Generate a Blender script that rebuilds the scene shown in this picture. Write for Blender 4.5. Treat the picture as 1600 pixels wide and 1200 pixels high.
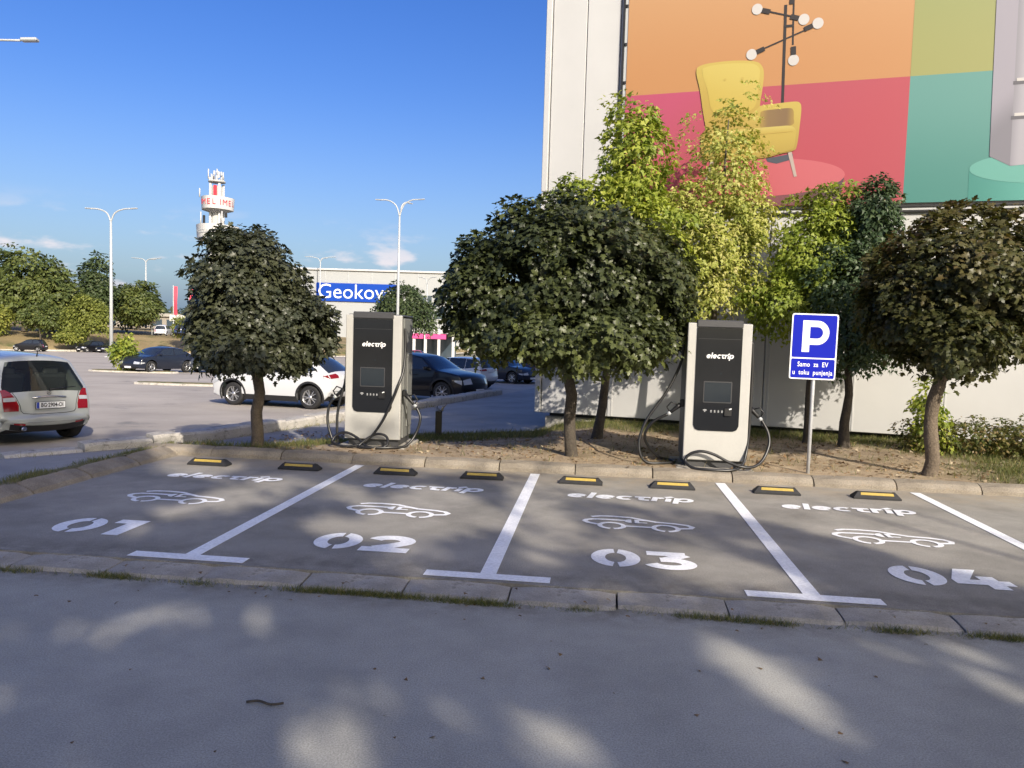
import bpy, bmesh, math, random
import numpy as np
from mathutils import Vector, Matrix

for _o in list(bpy.data.objects):
    bpy.data.objects.remove(_o)
SC = bpy.context.scene
COL = SC.collection
R = math.radians
rng = np.random.default_rng(7)
random.seed(7)

# ------------------------------------------------------------------ camera
CAM_H = 1.85
_cd = bpy.data.cameras.new('camera')
_cd.sensor_width = 36.0
_cd.lens = 36.0 * 1202 / 1600
_cd.clip_start = 0.05
_cd.clip_end = 4000
cam = bpy.data.objects.new('camera', _cd)
COL.objects.link(cam)
_p, _r = R(-3.7), R(1.7)
_fw = Vector((0, math.cos(_p), math.sin(_p)))
_up = Vector((0, -math.sin(_p), math.cos(_p)))
_rt = Vector((1, 0, 0))
_x = _rt * math.cos(_r) + _up * math.sin(_r)
_y = _up * math.cos(_r) - _rt * math.sin(_r)
cam.matrix_world = Matrix(((_x.x, _y.x, -_fw.x, 0), (_x.y, _y.y, -_fw.y, 0), (_x.z, _y.z, -_fw.z, CAM_H), (0, 0, 0, 1)))
SC.camera = cam

# ------------------------------------------------------------------ light
SUN_EL, SUN_AZ = 28.0, 154.0          # azimuth clockwise from +Y: behind the camera, a little to the right
to_sun = Vector((math.sin(R(SUN_AZ)) * math.cos(R(SUN_EL)), math.cos(R(SUN_AZ)) * math.cos(R(SUN_EL)), math.sin(R(SUN_EL))))
_sd = bpy.data.lights.new('sun', 'SUN')
_sd.energy = 4.6
_sd.angle = R(0.55)
_sd.color = (1.0, 0.90, 0.765)
sun = bpy.data.objects.new('sun', _sd)
COL.objects.link(sun)
sun.rotation_euler = to_sun.to_track_quat('Z', 'Y').to_euler()
sun.location = (0, 0, 40)

world = bpy.data.worlds.new('World')
SC.world = world
world.use_nodes = True
SKY_STRENGTH = 0.148
def build_world():
    nt = world.node_tree
    N, Lk = nt.nodes, nt.links
    N.clear()
    out = N.new('ShaderNodeOutputWorld')
    bg = N.new('ShaderNodeBackground')
    bg.inputs['Strength'].default_value = SKY_STRENGTH
    sky = N.new('ShaderNodeTexSky')
    sky.sky_type = 'NISHITA'
    sky.sun_disc = False
    sky.sun_elevation = R(SUN_EL)
    sky.sun_rotation = R(SUN_AZ)
    sky.altitude = 100
    sky.air_density = 1.0
    sky.dust_density = 4.0
    sky.ozone_density = 2.5
    hs = N.new('ShaderNodeHueSaturation')
    hs.inputs['Saturation'].default_value = 1.40
    hs.inputs['Hue'].default_value = 0.521
    hs.inputs['Value'].default_value = 1.0
    tc = N.new('ShaderNodeTexCoord')
    mp = N.new('ShaderNodeMapping')
    mp.inputs['Scale'].default_value = (5.0, 5.0, 15.0)
    mp.inputs['Location'].default_value = (0.35, 0.1, 0.2)
    nz = N.new('ShaderNodeTexNoise')
    nz.inputs['Scale'].default_value = 1.9
    nz.inputs['Detail'].default_value = 7
    nz.inputs['Roughness'].default_value = 0.55
    r1 = N.new('ShaderNodeMapRange')
    r1.interpolation_type = 'SMOOTHSTEP'
    r1.inputs[1].default_value = 0.53
    r1.inputs[2].default_value = 0.68
    sp = N.new('ShaderNodeSeparateXYZ')
    r2 = N.new('ShaderNodeMapRange')
    r2.interpolation_type = 'SMOOTHSTEP'
    r2.inputs[1].default_value = 0.15
    r2.inputs[2].default_value = 0.07
    mu = N.new('ShaderNodeMath'); mu.operation = 'MULTIPLY'
    mx = N.new('ShaderNodeMix'); mx.data_type = 'RGBA'
    mx.inputs['B'].default_value = (4.6, 4.3, 4.5, 1)
    Lk.new(tc.outputs['Generated'], mp.inputs['Vector'])
    Lk.new(mp.outputs[0], nz.inputs['Vector'])
    Lk.new(nz.outputs['Fac'], r1.inputs[0])
    Lk.new(tc.outputs['Generated'], sp.inputs[0])
    Lk.new(sp.outputs['Z'], r2.inputs[0])
    Lk.new(r1.outputs[0], mu.inputs[0])
    Lk.new(r2.outputs[0], mu.inputs[1])
    hz = N.new('ShaderNodeMapRange'); hz.interpolation_type = 'SMOOTHSTEP'
    hz.inputs[1].default_value = 0.30; hz.inputs[2].default_value = -0.02
    hz.inputs[3].default_value = 0.0; hz.inputs[4].default_value = 0.42
    hm = N.new('ShaderNodeMix'); hm.data_type = 'RGBA'
    hm.inputs['B'].default_value = (1.85, 2.8, 4.3, 1)
    Lk.new(sp.outputs['Z'], hz.inputs[0]); Lk.new(hz.outputs[0], hm.inputs['Factor'])
    Lk.new(sky.outputs[0], hs.inputs['Color'])
    Lk.new(hs.outputs[0], hm.inputs['A'])
    Lk.new(hm.outputs['Result'], mx.inputs['A'])
    Lk.new(mu.outputs[0], mx.inputs['Factor'])
    Lk.new(mx.outputs['Result'], bg.inputs['Color'])
    Lk.new(bg.outputs[0], out.inputs['Surface'])
build_world()
SC.view_settings.view_transform = 'Standard'
SC.view_settings.look = 'None'
SC.view_settings.exposure = 0.42
SC.view_settings.gamma = 1.0
SC.view_settings.use_curve_mapping = False
SC.cycles.max_bounces = 6
SC.cycles.diffuse_bounces = 3
SC.cycles.glossy_bounces = 3
SC.cycles.transparent_max_bounces = 12
SC.cycles.transmission_bounces = 4

# ------------------------------------------------------------------ frames
TH = R(-6.4)                                    # the row of parking bays
UA = Vector((math.cos(TH), math.sin(TH), 0))    # along the row
UB = Vector((-math.sin(TH), math.cos(TH), 0))   # away from the road
UO = Vector((-2.468, 5.869, 0))
def uv(u, v, z=0.0):
    q = UO + UA * u + UB * v
    return (q.x, q.y, z)
def to_uv(x, y):
    d = Vector((x, y, 0)) - UO
    return d.dot(UA), d.dot(UB)
def lot_z(y):
    return -0.01 - 0.022 * y
def path_z(x, y):
    return 0.20 - 0.022 * y + 0.025 * (x + 3)

# ------------------------------------------------------------------ object helpers
def link(o, parent=None):
    COL.objects.link(o)
    if parent is not None:
        o.parent = parent
    return o
def tag(o, label=None, cat=None, group=None, kind=None):
    if label: o['label'] = label
    if cat: o['category'] = cat
    if group: o['group'] = group
    if kind: o['kind'] = kind
    return o
def empty(name, loc=(0, 0, 0), rz=0.0, **kw):
    o = bpy.data.objects.new(name, None)
    o.empty_display_size = 0.2
    o.location = loc
    o.rotation_euler = (0, 0, rz)
    COL.objects.link(o)
    return tag(o, **kw)
def copy_tree(o, parent=None):
    c = o.copy()
    COL.objects.link(c)
    if parent is not None:
        c.parent = parent
    for ch in list(o.children):
        copy_tree(ch, c)
    return c

class MB:
    """collects shapes and links them as one mesh object"""
    def __init__(self):
        self.v, self.f, self.m, self.s = [], [], [], []
    def add(self, vs, fs, mi=0, smooth=False):
        k = len(self.v)
        self.v.extend([tuple(p) for p in vs])
        for f in fs:
            self.f.append([i + k for i in f])
            self.m.append(mi)
            self.s.append(smooth)
        return self
    def box(self, c, s, mi=0, bev=0.0, rz=0.0, rot=None, seg=1):
        bm = bmesh.new()
        bmesh.ops.create_cube(bm, size=1.0)
        bmesh.ops.scale(bm, vec=s, verts=bm.verts)
        if bev > 0:
            bmesh.ops.bevel(bm, geom=list(bm.edges), offset=min(bev, min(s) * 0.45), segments=seg, affect='EDGES', profile=0.5)
        M = Matrix.Translation(c) @ (rot.to_4x4() if rot is not None else Matrix.Rotation(rz, 4, 'Z'))
        bm.verts.index_update()
        vs = [M @ v.co for v in bm.verts]
        fs = [[v.index for v in f.verts] for f in bm.faces]
        bm.free()
        return self.add(vs, fs, mi)
    def prism(self, poly, z0, z1, mi=0, M=None, caps=True):
        """poly of (a,b) extruded along c; M maps (a,b,c) to local"""
        n = len(poly)
        vs = [Vector((a, b, z0)) for a, b in poly] + [Vector((a, b, z1)) for a, b in poly]
        if M is not None:
            vs = [M @ v for v in vs]
        fs = [[i, (i + 1) % n, n + (i + 1) % n, n + i] for i in range(n)]
        if caps:
            fs += [list(range(n - 1, -1, -1)), list(range(n, 2 * n))]
        return self.add(vs, fs, mi)
    def tube(self, pts, r, n=8, mi=0, caps=True, smooth=True):
        pts = [Vector(p) for p in pts]
        rs = r if isinstance(r, (list, tuple)) else [r] * len(pts)
        vs, fs = [], []
        t0 = (pts[1] - pts[0]).normalized()
        ref = Vector((0, 0, 1)) if abs(t0.z) < 0.9 else Vector((1, 0, 0))
        nrm = t0.cross(ref).normalized()
        for i, p in enumerate(pts):
            a = pts[max(i - 1, 0)]
            b = pts[min(i + 1, len(pts) - 1)]
            t = (b - a).normalized()
            nrm = (nrm - t * nrm.dot(t))
            if nrm.length < 1e-6:
                nrm = t.orthogonal()
            nrm.normalize()
            bi = t.cross(nrm)
            for k in range(n):
                an = 2 * math.pi * k / n
                vs.append(p + (nrm * math.cos(an) + bi * math.sin(an)) * rs[i])
        for i in range(len(pts) - 1):
            for k in range(n):
                fs.append([i * n + k, i * n + (k + 1) % n, (i + 1) * n + (k + 1) % n, (i + 1) * n + k])
        self.add(vs, fs, mi, smooth)
        if caps:
            k0 = len(self.v) - len(vs)
            for ring in (range(n - 1, -1, -1), range((len(pts) - 1) * n, len(pts) * n)):
                self.f.append([k0 + j for j in ring]); self.m.append(mi); self.s.append(False)
        return self
    def lathe(self, prof, n=24, mi=0, M=None, smooth=True):
        vs, fs = [], []
        for r, z in prof:
            for k in range(n):
                an = 2 * math.pi * k / n
                v = Vector((r * math.cos(an), r * math.sin(an), z))
                vs.append(M @ v if M is not None else v)
        for i in range(len(prof) - 1):
            for k in range(n):
                fs.append([i * n + k, i * n + (k + 1) % n, (i + 1) * n + (k + 1) % n, (i + 1) * n + k])
        return self.add(vs, fs, mi, smooth)
    def poly(self, pts, mi=0):
        return self.add(pts, [list(range(len(pts)))], mi)
    def ribbon(self, pts, w, z=0.0, mi=0, closed=False, M=None):
        """flat stroke of width w through 2D pts"""
        P = [Vector((p[0], p[1])) for p in pts]
        n = len(P)
        L, Rr = [], []
        for i in range(n):
            a = P[i - 1] if (i > 0 or closed) else None
            b = P[(i + 1) % n] if (i < n - 1 or closed) else None
            d1 = (P[i] - a).normalized() if a is not None else None
            d2 = (b - P[i]).normalized() if b is not None else None
            if d1 is None: d1 = d2
            if d2 is None: d2 = d1
            n1 = Vector((-d1.y, d1.x)); n2 = Vector((-d2.y, d2.x))
            m = n1 + n2
            if m.length < 1e-5: m = n1
            m.normalize()
            k = w / 2 / max(0.5, m.dot(n1))
            L.append(P[i] + m * k); Rr.append(P[i] - m * k)
        vs = [Vector((q.x, q.y, z)) for q in L] + [Vector((q.x, q.y, z)) for q in Rr]
        if M is not None:
            vs = [M @ v for v in vs]
        fs = []
        for i in range(n if closed else n - 1):
            j = (i + 1) % n
            fs.append([i, n + i, n + j, j])
        return self.add(vs, fs, mi)
    def mesh(self, name, mats):
        me = bpy.data.meshes.new(name)
        me.from_pydata(self.v, [], self.f)
        if not isinstance(mats, (list, tuple)): mats = [mats]
        for m in mats: me.materials.append(m)
        me.polygons.foreach_set('material_index', self.m)
        me.polygons.foreach_set('use_smooth', self.s)
        me.update()
        return me
    def build(self, name, mats, parent=None, loc=None, rz=0.0):
        o = bpy.data.objects.new(name, self.mesh(name, mats))
        if loc is not None: o.location = loc
        if rz: o.rotation_euler = (0, 0, rz)
        return link(o, parent)

def arc(cx, cy, rx, ry, a0, a1, n=14):
    return [(cx + rx * math.cos(R(a0 + (a1 - a0) * i / n)), cy + ry * math.sin(R(a0 + (a1 - a0) * i / n))) for i in range(n + 1)]
def rrect(x0, y0, x1, y1, r, n=4):
    p = []
    for cx, cy, a in ((x1 - r, y1 - r, 0), (x0 + r, y1 - r, 90), (x0 + r, y0 + r, 180), (x1 - r, y0 + r, 270)):
        p += arc(cx, cy, r, r, a, a + 90, n)
    return p
def smooth_closed(pts, n=5):
    P = [Vector(p) for p in pts]
    m = len(P); out = []
    for i in range(m):
        p0, p1, p2, p3 = P[i - 1], P[i], P[(i + 1) % m], P[(i + 2) % m]
        for k in range(n):
            t = k / n
            out.append(tuple(0.5 * ((2 * p1) + (p2 - p0) * t + (2 * p0 - 5 * p1 + 4 * p2 - p3) * t * t + (3 * p1 - p0 - 3 * p2 + p3) * t ** 3)))
    return out
def smooth_path(pts, n=6):
    P = [Vector(p) for p in pts]
    out = []
    for i in range(len(P) - 1):
        p0 = P[max(i - 1, 0)]; p1 = P[i]; p2 = P[i + 1]; p3 = P[min(i + 2, len(P) - 1)]
        for k in range(n):
            t = k / n
            out.append(0.5 * ((2 * p1) + (p2 - p0) * t + (2 * p0 - 5 * p1 + 4 * p2 - p3) * t * t + (3 * p1 - p0 - 3 * p2 + p3) * t ** 3))
    out.append(P[-1])
    return out
def text_into(mb, body, size, M, mi=0, bold=0.0, shear=0.0, extrude=0.0, spacing=1.0, align='CENTER', wscale=1.0):
    cu = bpy.data.curves.new('t', 'FONT')
    cu.body = body
    cu.size = size
    cu.align_x = align
    cu.align_y = 'CENTER'
    cu.offset = bold
    cu.shear = shear
    cu.extrude = extrude
    cu.space_character = spacing
    cu.resolution_u = 3
    o = bpy.data.objects.new('t', cu)
    COL.objects.link(o)
    dg = bpy.context.evaluated_depsgraph_get()
    me = bpy.data.meshes.new_from_object(o.evaluated_get(dg))
    S = Matrix.Diagonal((wscale, 1, 1, 1))
    mb.add([M @ (S @ v.co) for v in me.vertices], [list(p.vertices) for p in me.polygons], mi)
    bpy.data.objects.remove(o)
    bpy.data.curves.remove(cu)
    bpy.data.meshes.remove(me)
    return mb
def logo_word(mb, M, x_h=1.0, w=0.26, slant=0.2, mi=0, lift=0.0004, stencil=False):
    """the word electrip in bold slanted lower case, drawn with strokes; x_h is the x-height"""
    S = []
    hw = w / 2
    def e(x):
        S.append(arc(x + .5, .5, .5 - hw, .5 - hw, 12, 318, 16)); S.append([(x + hw * .9, .5), (x + 1 - hw * .6, .5)])
    def el(x): S.append([(x + hw, 0), (x + hw, 1.42)])
    def c(x): S.append(arc(x + .5, .5, .5 - hw, .5 - hw, 48, 312, 14))
    def t(x):
        S.append([(x + .36, .98 - w), (x + .36, .32), (x + .44, hw * 1.25), (x + .62, hw), (x + .80, hw)])
        S.append([(x - .02, .98 - hw), (x + .80, .98 - hw)])
    def r_(x):
        S.append([(x + hw, 0), (x + hw, 1)]); S.append([(x + w, .66), (x + w + .1, .82), (x + .58, 1 - hw)])
    def i_(x): S.append([(x + hw, 0), (x + hw, .78)]); S.append([(x - .06, .98), (x + w + .02, 1.22)])
    def p_(x):
        S.append([(x + hw, -.42), (x + hw, .96)]); S.append(arc(x + .52, .5, .5 - hw, .5 - hw, 155, -155, 16))
    x = 0.0
    for fn, adv in ((e, 1.08), (el, w + .10), (e, 1.06), (c, .94), (t, .90), (r_, .70), (i_, w + .12), (p_, 1.02)):
        fn(x); x += adv
    tot = x
    for k, s in enumerate(S):
        pts = [((px + py * slant - tot / 2) * x_h, (py - .5) * x_h) for px, py in s]
        mb.ribbon(pts, w * x_h, z=k * lift, mi=mi, M=M)
    return tot * x_h

# ------------------------------------------------------------------ materials
def srgb(r, g, b, k=1.0):
    f = lambda c: (c / 255 / 12.92 if c / 255 <= 0.04045 else ((c / 255 + 0.055) / 1.055) ** 2.4) * k
    return (f(r), f(g), f(b))
def mat(name, col, rough=0.6, metal=0.0, var=0.0, vscale=3.0, bump=0.0, bscale=60.0, spec=0.5, coat=0.0, fine=0.0, fscale=150.0, emit=None):
    m = bpy.data.materials.new(name)
    m.use_nodes = True
    nt = m.node_tree
    N, Lk = nt.nodes, nt.links
    b = N['Principled BSDF']
    b.inputs['Base Color'].default_value = (*col, 1)
    b.inputs['Roughness'].default_value = rough
    b.inputs['Metallic'].default_value = metal
    b.inputs['Specular IOR Level'].default_value = spec
    b.inputs['Coat Weight'].default_value = coat
    b.inputs['Coat Roughness'].default_value = 0.04
    if emit:
        b.inputs['Emission Color'].default_value = (*emit, 1); b.inputs['Emission Strength'].default_value = 1
    if var or fine or bump:
        tc = N.new('ShaderNodeTexCoord')
        last = None
        for amt, sc, det in ((var, vscale, 5), (fine, fscale, 2)):
            if not amt: continue
            nz = N.new('ShaderNodeTexNoise')
            nz.inputs['Scale'].default_value = sc
            nz.inputs['Detail'].default_value = det
            nz.inputs['Roughness'].default_value = 0.6
            Lk.new(tc.outputs['Object'], nz.inputs['Vector'])
            mr = N.new('ShaderNodeMapRange')
            mr.inputs[1].default_value = 0.25; mr.inputs[2].default_value = 0.75
            mr.inputs[3].default_value = 1 - amt; mr.inputs[4].default_value = 1 + amt
            Lk.new(nz.outputs['Fac'], mr.inputs[0])
            vm = N.new('ShaderNodeVectorMath'); vm.operation = 'SCALE'
            if last is None: vm.inputs[0].default_value = col
            else: Lk.new(last, vm.inputs[0])
            Lk.new(mr.outputs[0], vm.inputs['Scale'])
            last = vm.outputs[0]
        if last is not None:
            Lk.new(last, b.inputs['Base Color'])
        if bump:
            nz = N.new('ShaderNodeTexNoise')
            nz.inputs['Scale'].default_value = bscale
            nz.inputs['Detail'].default_value = 4
            Lk.new(tc.outputs['Object'], nz.inputs['Vector'])
            bp = N.new('ShaderNodeBump')
            bp.inputs['Strength'].default_value = bump
            bp.inputs['Distance'].default_value = 0.02
            Lk.new(nz.outputs['Fac'], bp.inputs['Height'])
            Lk.new(bp.outputs[0], b.inputs['Normal'])
    return m
def ground_mat(name, cols, scale=1.2, fine=0.25, fscale=220.0, patch=None, rough=0.9, bump=0.35, crack=0.0):
    """worn ground: large blotches between cols, fine aggregate, optional second colour in patches, optional cracks"""
    m = bpy.data.materials.new(name)
    m.use_nodes = True
    nt = m.node_tree
    N, Lk = nt.nodes, nt.links
    b = N['Principled BSDF']
    b.inputs['Roughness'].default_value = rough
    b.inputs['Specular IOR Level'].default_value = 0.25
    tc = N.new('ShaderNodeTexCoord')
    nz = N.new('ShaderNodeTexNoise')
    nz.inputs['Scale'].default_value = scale; nz.inputs['Detail'].default_value = 8; nz.inputs['Roughness'].default_value = 0.65
    Lk.new(tc.outputs['Object'], nz.inputs['Vector'])
    cr = N.new('ShaderNodeValToRGB')
    cr.color_ramp.elements[0].position = 0.32; cr.color_ramp.elements[0].color = (*cols[0], 1)
    cr.color_ramp.elements[1].position = 0.68; cr.color_ramp.elements[1].color = (*cols[-1], 1)
    for k, c in enumerate(cols[1:-1]):
        e = cr.color_ramp.elements.new(0.32 + 0.36 * (k + 1) / (len(cols) - 1)); e.color = (*c, 1)
    Lk.new(nz.outputs['Fac'], cr.inputs[0])
    last = cr.outputs[0]
    if patch:
        pcol, psc, p0, p1 = patch
        n2 = N.new('ShaderNodeTexNoise')
        n2.inputs['Scale'].default_value = psc; n2.inputs['Detail'].default_value = 7; n2.inputs['Roughness'].default_value = 0.7
        Lk.new(tc.outputs['Object'], n2.inputs['Vector'])
        mr = N.new('ShaderNodeMapRange'); mr.interpolation_type = 'SMOOTHSTEP'
        mr.inputs[1].default_value = p0; mr.inputs[2].default_value = p1
        Lk.new(n2.outputs['Fac'], mr.inputs[0])
        mx = N.new('ShaderNodeMix'); mx.data_type = 'RGBA'
        mx.inputs['B'].default_value = (*pcol, 1)
        Lk.new(mr.outputs[0], mx.inputs['Factor']); Lk.new(last, mx.inputs['A'])
        last = mx.outputs['Result']
    big = N.new('ShaderNodeTexNoise'); big.inputs['Scale'].default_value = scale * .28; big.inputs['Detail'].default_value = 6; big.inputs['Roughness'].default_value = .7
    Lk.new(tc.outputs['Object'], big.inputs['Vector'])
    bmr = N.new('ShaderNodeMapRange'); bmr.inputs[1].default_value = .35; bmr.inputs[2].default_value = .65; bmr.inputs[3].default_value = .86; bmr.inputs[4].default_value = 1.12
    Lk.new(big.outputs['Fac'], bmr.inputs[0])
    bvm = N.new('ShaderNodeVectorMath'); bvm.operation = 'SCALE'
    Lk.new(last, bvm.inputs[0]); Lk.new(bmr.outputs[0], bvm.inputs['Scale'])
    last = bvm.outputs[0]
    vo = N.new('ShaderNodeTexNoise')
    vo.inputs['Scale'].default_value = fscale; vo.inputs['Detail'].default_value = 3; vo.inputs['Roughness'].default_value = 0.8
    Lk.new(tc.outputs['Object'], vo.inputs['Vector'])
    mr = N.new('ShaderNodeMapRange')
    mr.inputs[1].default_value = 0.3; mr.inputs[2].default_value = 0.7
    mr.inputs[3].default_value = 1 - fine; mr.inputs[4].default_value = 1 + fine
    Lk.new(vo.outputs['Fac'], mr.inputs[0])
    vm = N.new('ShaderNodeVectorMath'); vm.operation = 'SCALE'
    Lk.new(last, vm.inputs[0]); Lk.new(mr.outputs[0], vm.inputs['Scale'])
    last = vm.outputs[0]
    if crack:
        vv = N.new('ShaderNodeTexVoronoi'); vv.feature = 'DISTANCE_TO_EDGE'
        vv.inputs['Scale'].default_value = crack
        n3 = N.new('ShaderNodeTexNoise'); n3.inputs['Scale'].default_value = 2.5; n3.inputs['Detail'].default_value = 5
        Lk.new(tc.outputs['Object'], n3.inputs['Vector'])
        ad = N.new('ShaderNodeMix'); ad.data_type = 'VECTOR'; ad.inputs['Factor'].default_value = 0.35
        Lk.new(tc.outputs['Object'], ad.inputs['A']); Lk.new(n3.outputs['Color'], ad.inputs['B'])
        Lk.new(ad.outputs['Result'], vv.inputs['Vector'])
        m2 = N.new('ShaderNodeMapRange'); m2.inputs[1].default_value = 0.0; m2.inputs[2].default_value = 0.004
        m2.inputs[3].default_value = 0.72; m2.inputs[4].default_value = 1.0
        Lk.new(vv.outputs['Distance'], m2.inputs[0])
        v2 = N.new('ShaderNodeVectorMath'); v2.operation = 'SCALE'
        Lk.new(last, v2.inputs[0]); Lk.new(m2.outputs[0], v2.inputs['Scale'])
        last = v2.outputs[0]
    Lk.new(last, b.inputs['Base Color'])
    bp = N.new('ShaderNodeBump'); bp.inputs['Strength'].default_value = bump; bp.inputs['Distance'].default_value = 0.008
    Lk.new(vo.outputs['Fac'], bp.inputs['Height']); Lk.new(bp.outputs[0], b.inputs['Normal'])
    return m
def leaf_mat(name, cols, trans=0.3, rough=0.5, spec=0.35):
    """cols are picked per leaf through the face attribute 'tint' (0..1)"""
    m = bpy.data.materials.new(name)
    m.use_nodes = True
    nt = m.node_tree
    N, Lk = nt.nodes, nt.links
    b = N['Principled BSDF']; out = N['Material Output']
    b.inputs['Roughness'].default_value = rough
    b.inputs['Specular IOR Level'].default_value = spec
    at = N.new('ShaderNodeAttribute'); at.attribute_name = 'tint'
    cr = N.new('ShaderNodeValToRGB')
    cr.color_ramp.elements[0].color = (*cols[0], 1); cr.color_ramp.elements[0].position = 0
    cr.color_ramp.elements[1].color = (*cols[-1], 1); cr.color_ramp.elements[1].position = 1
    for k, c in enumerate(cols[1:-1]):
        e = cr.color_ramp.elements.new((k + 1) / (len(cols) - 1)); e.color = (*c, 1)
    Lk.new(at.outputs['Fac'], cr.inputs[0])
    Lk.new(cr.outputs[0], b.inputs['Base Color'])
    tr = N.new('ShaderNodeBsdfTranslucent')
    vm = N.new('ShaderNodeVectorMath'); vm.operation = 'MULTIPLY'
    vm.inputs[1].default_value = (1.25, 1.35, 0.6)
    Lk.new(cr.outputs[0], vm.inputs[0]); Lk.new(vm.outputs[0], tr.inputs['Color'])
    mx = N.new('ShaderNodeMixShader'); mx.inputs[0].default_value = trans
    Lk.new(b.outputs[0], mx.inputs[1]); Lk.new(tr.outputs[0], mx.inputs[2])
    Lk.new(mx.outputs[0], out.inputs['Surface'])
    return m
def glass_mat(name, tint=(0.02, 0.025, 0.03), see=0.0):
    m = mat(name, tint, rough=0.03, spec=0.9)
    if see:
        nt = m.node_tree; N, Lk = nt.nodes, nt.links
        t = N.new('ShaderNodeBsdfTransparent'); t.inputs['Color'].default_value = (0.75, 0.82, 0.78, 1)
        mx = N.new('ShaderNodeMixShader'); mx.inputs[0].default_value = see
        Lk.new(N['Principled BSDF'].outputs[0], mx.inputs[1]); Lk.new(t.outputs[0], mx.inputs[2])
        Lk.new(mx.outputs[0], N['Material Output'].inputs['Surface'])
    return m

M_ROAD = ground_mat('road asphalt', [(.305, .303, .274), (.362, .358, .322), (.408, .403, .362)], scale=0.9, fine=0.36, fscale=110, crack=0.0)
M_BAY = ground_mat('bay asphalt', [(.225, .215, .190), (.295, .280, .246), (.35, .331, .290)], scale=1.1, fine=0.38, fscale=100, patch=((.36, .335, .298), 1.7, .55, .75))
M_LOT = ground_mat('lot asphalt', [(.31, .282, .25), (.37, .335, .295), (.41, .37, .325)], scale=0.35, fine=0.12, fscale=60, patch=((.23, .22, .205), .5, .58, .7))
M_PATH = ground_mat('path asphalt', [(.245, .242, .238), (.285, .28, .272), (.31, .302, .292)], scale=1.1, fine=0.2, fscale=130)
M_SOIL = ground_mat('dry soil', [(.25, .185, .12), (.37, .285, .19), (.45, .36, .25)], scale=2.6, fine=0.45, fscale=55, patch=((.16, .115, .075), 3.4, .55, .72), bump=0.9)
M_TURF = ground_mat('dry turf', [(.13, .115, .06), (.19, .165, .09), (.25, .205, .12)], scale=1.5, fine=0.45, fscale=60, patch=((.075, .09, .035), 2.2, .47, .62), bump=0.9)
M_BANK = ground_mat('bank turf', [(.19, .15, .075), (.26, .20, .105), (.30, .235, .13)], scale=0.12, fine=0.25, fscale=9, patch=((.10, .11, .04), .2, .52, .66))
M_EARTH = ground_mat('far ground', [(.13, .125, .08), (.17, .16, .11), (.20, .19, .14)], scale=0.02, fine=0.2, fscale=2)
M_KERB = ground_mat('kerb concrete', [(.30, .28, .24), (.38, .355, .31), (.43, .40, .35)], scale=2.6, fine=0.25, fscale=90, patch=((.17, .155, .125), 4.5, .56, .72), bump=0.5)
M_KERBD = ground_mat('dusty kerb concrete', [(.215, .185, .145), (.29, .255, .205), (.335, .30, .245)], scale=2.2, fine=0.3, fscale=80, patch=((.30, .235, .16), 3.2, .5, .7), bump=0.6)
M_KERBW = ground_mat('white washed concrete', [(.36, .34, .30), (.48, .455, .41), (.56, .53, .48)], scale=2.2, fine=0.2, fscale=60, patch=((.20, .19, .165), 3.6, .5, .66), bump=0.6)
M_CONC = mat('concrete', (.36, .34, .30), 0.9, var=.2, vscale=5, fine=.12, fscale=80, bump=.3)
M_PAINT = mat('road paint', (.86, .87, .88), 0.65, var=.09, vscale=7, fine=.15, fscale=38, bump=.15, bscale=160)
M_WHITE = mat('white panel', (.46, .462, .458), 0.55, var=.05, vscale=.8)
M_PLINTH = mat('plinth concrete', (.34, .33, .30), 0.9, var=.25, vscale=3, fine=.1)
M_BLACK = mat('black plastic', (.012, .012, .013), 0.45, bump=.1, bscale=200)
M_RUBBER = mat('black rubber', (.018, .018, .019), 0.7, var=.3, vscale=12, fine=.2)
M_YELLOW = mat('yellow reflective', (.42, .30, .06), 0.5, var=.15, vscale=25)
M_STEEL = mat('galvanised steel', (.46, .47, .48), 0.5, metal=.1, var=.12, vscale=14)
M_LAMP = mat('pale painted steel', (.40, .42, .43), 0.4, var=.05)
M_DARKGREY = mat('dark grey shell', (.055, .055, .058), 0.5, fine=.1, fscale=300)
M_BARK = mat('bark', (.135, .105, .075), 0.9, var=.35, vscale=9, fine=.3, fscale=45, bump=.9, bscale=35)
M_BARKD = mat('dark bark', (.07, .058, .045), 0.9, var=.35, vscale=9, fine=.3, fscale=45, bump=.9, bscale=35)
M_TYRE = mat('tyre', (.016, .016, .017), 0.75, fine=.2, fscale=40)
M_RIM = mat('alloy', (.55, .55, .56), 0.3, metal=.8)
M_RIMD = mat('dark alloy', (.03, .03, .032), 0.35, metal=.4)
M_GLASS = glass_mat('car glass')
M_GLASSC = glass_mat('clear car glass', see=0.72)
M_TRIM = mat('car trim', (.014, .014, .015), 0.5)
M_CHROME = mat('chrome', (.7, .7, .7), 0.15, metal=1)
M_REDL = mat('tail lamp red', (.20, .006, .010), 0.12, coat=.6)
M_HEADL = mat('headlamp', (.55, .57, .6), 0.1, coat=1, metal=.3)
M_PLATE = mat('plate white', (.72, .73, .74), 0.4)
M_PBLUE = mat('plate blue', (.03, .06, .35), 0.4)
M_INK = mat('black ink', (.012, .012, .014), 0.5)

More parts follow.
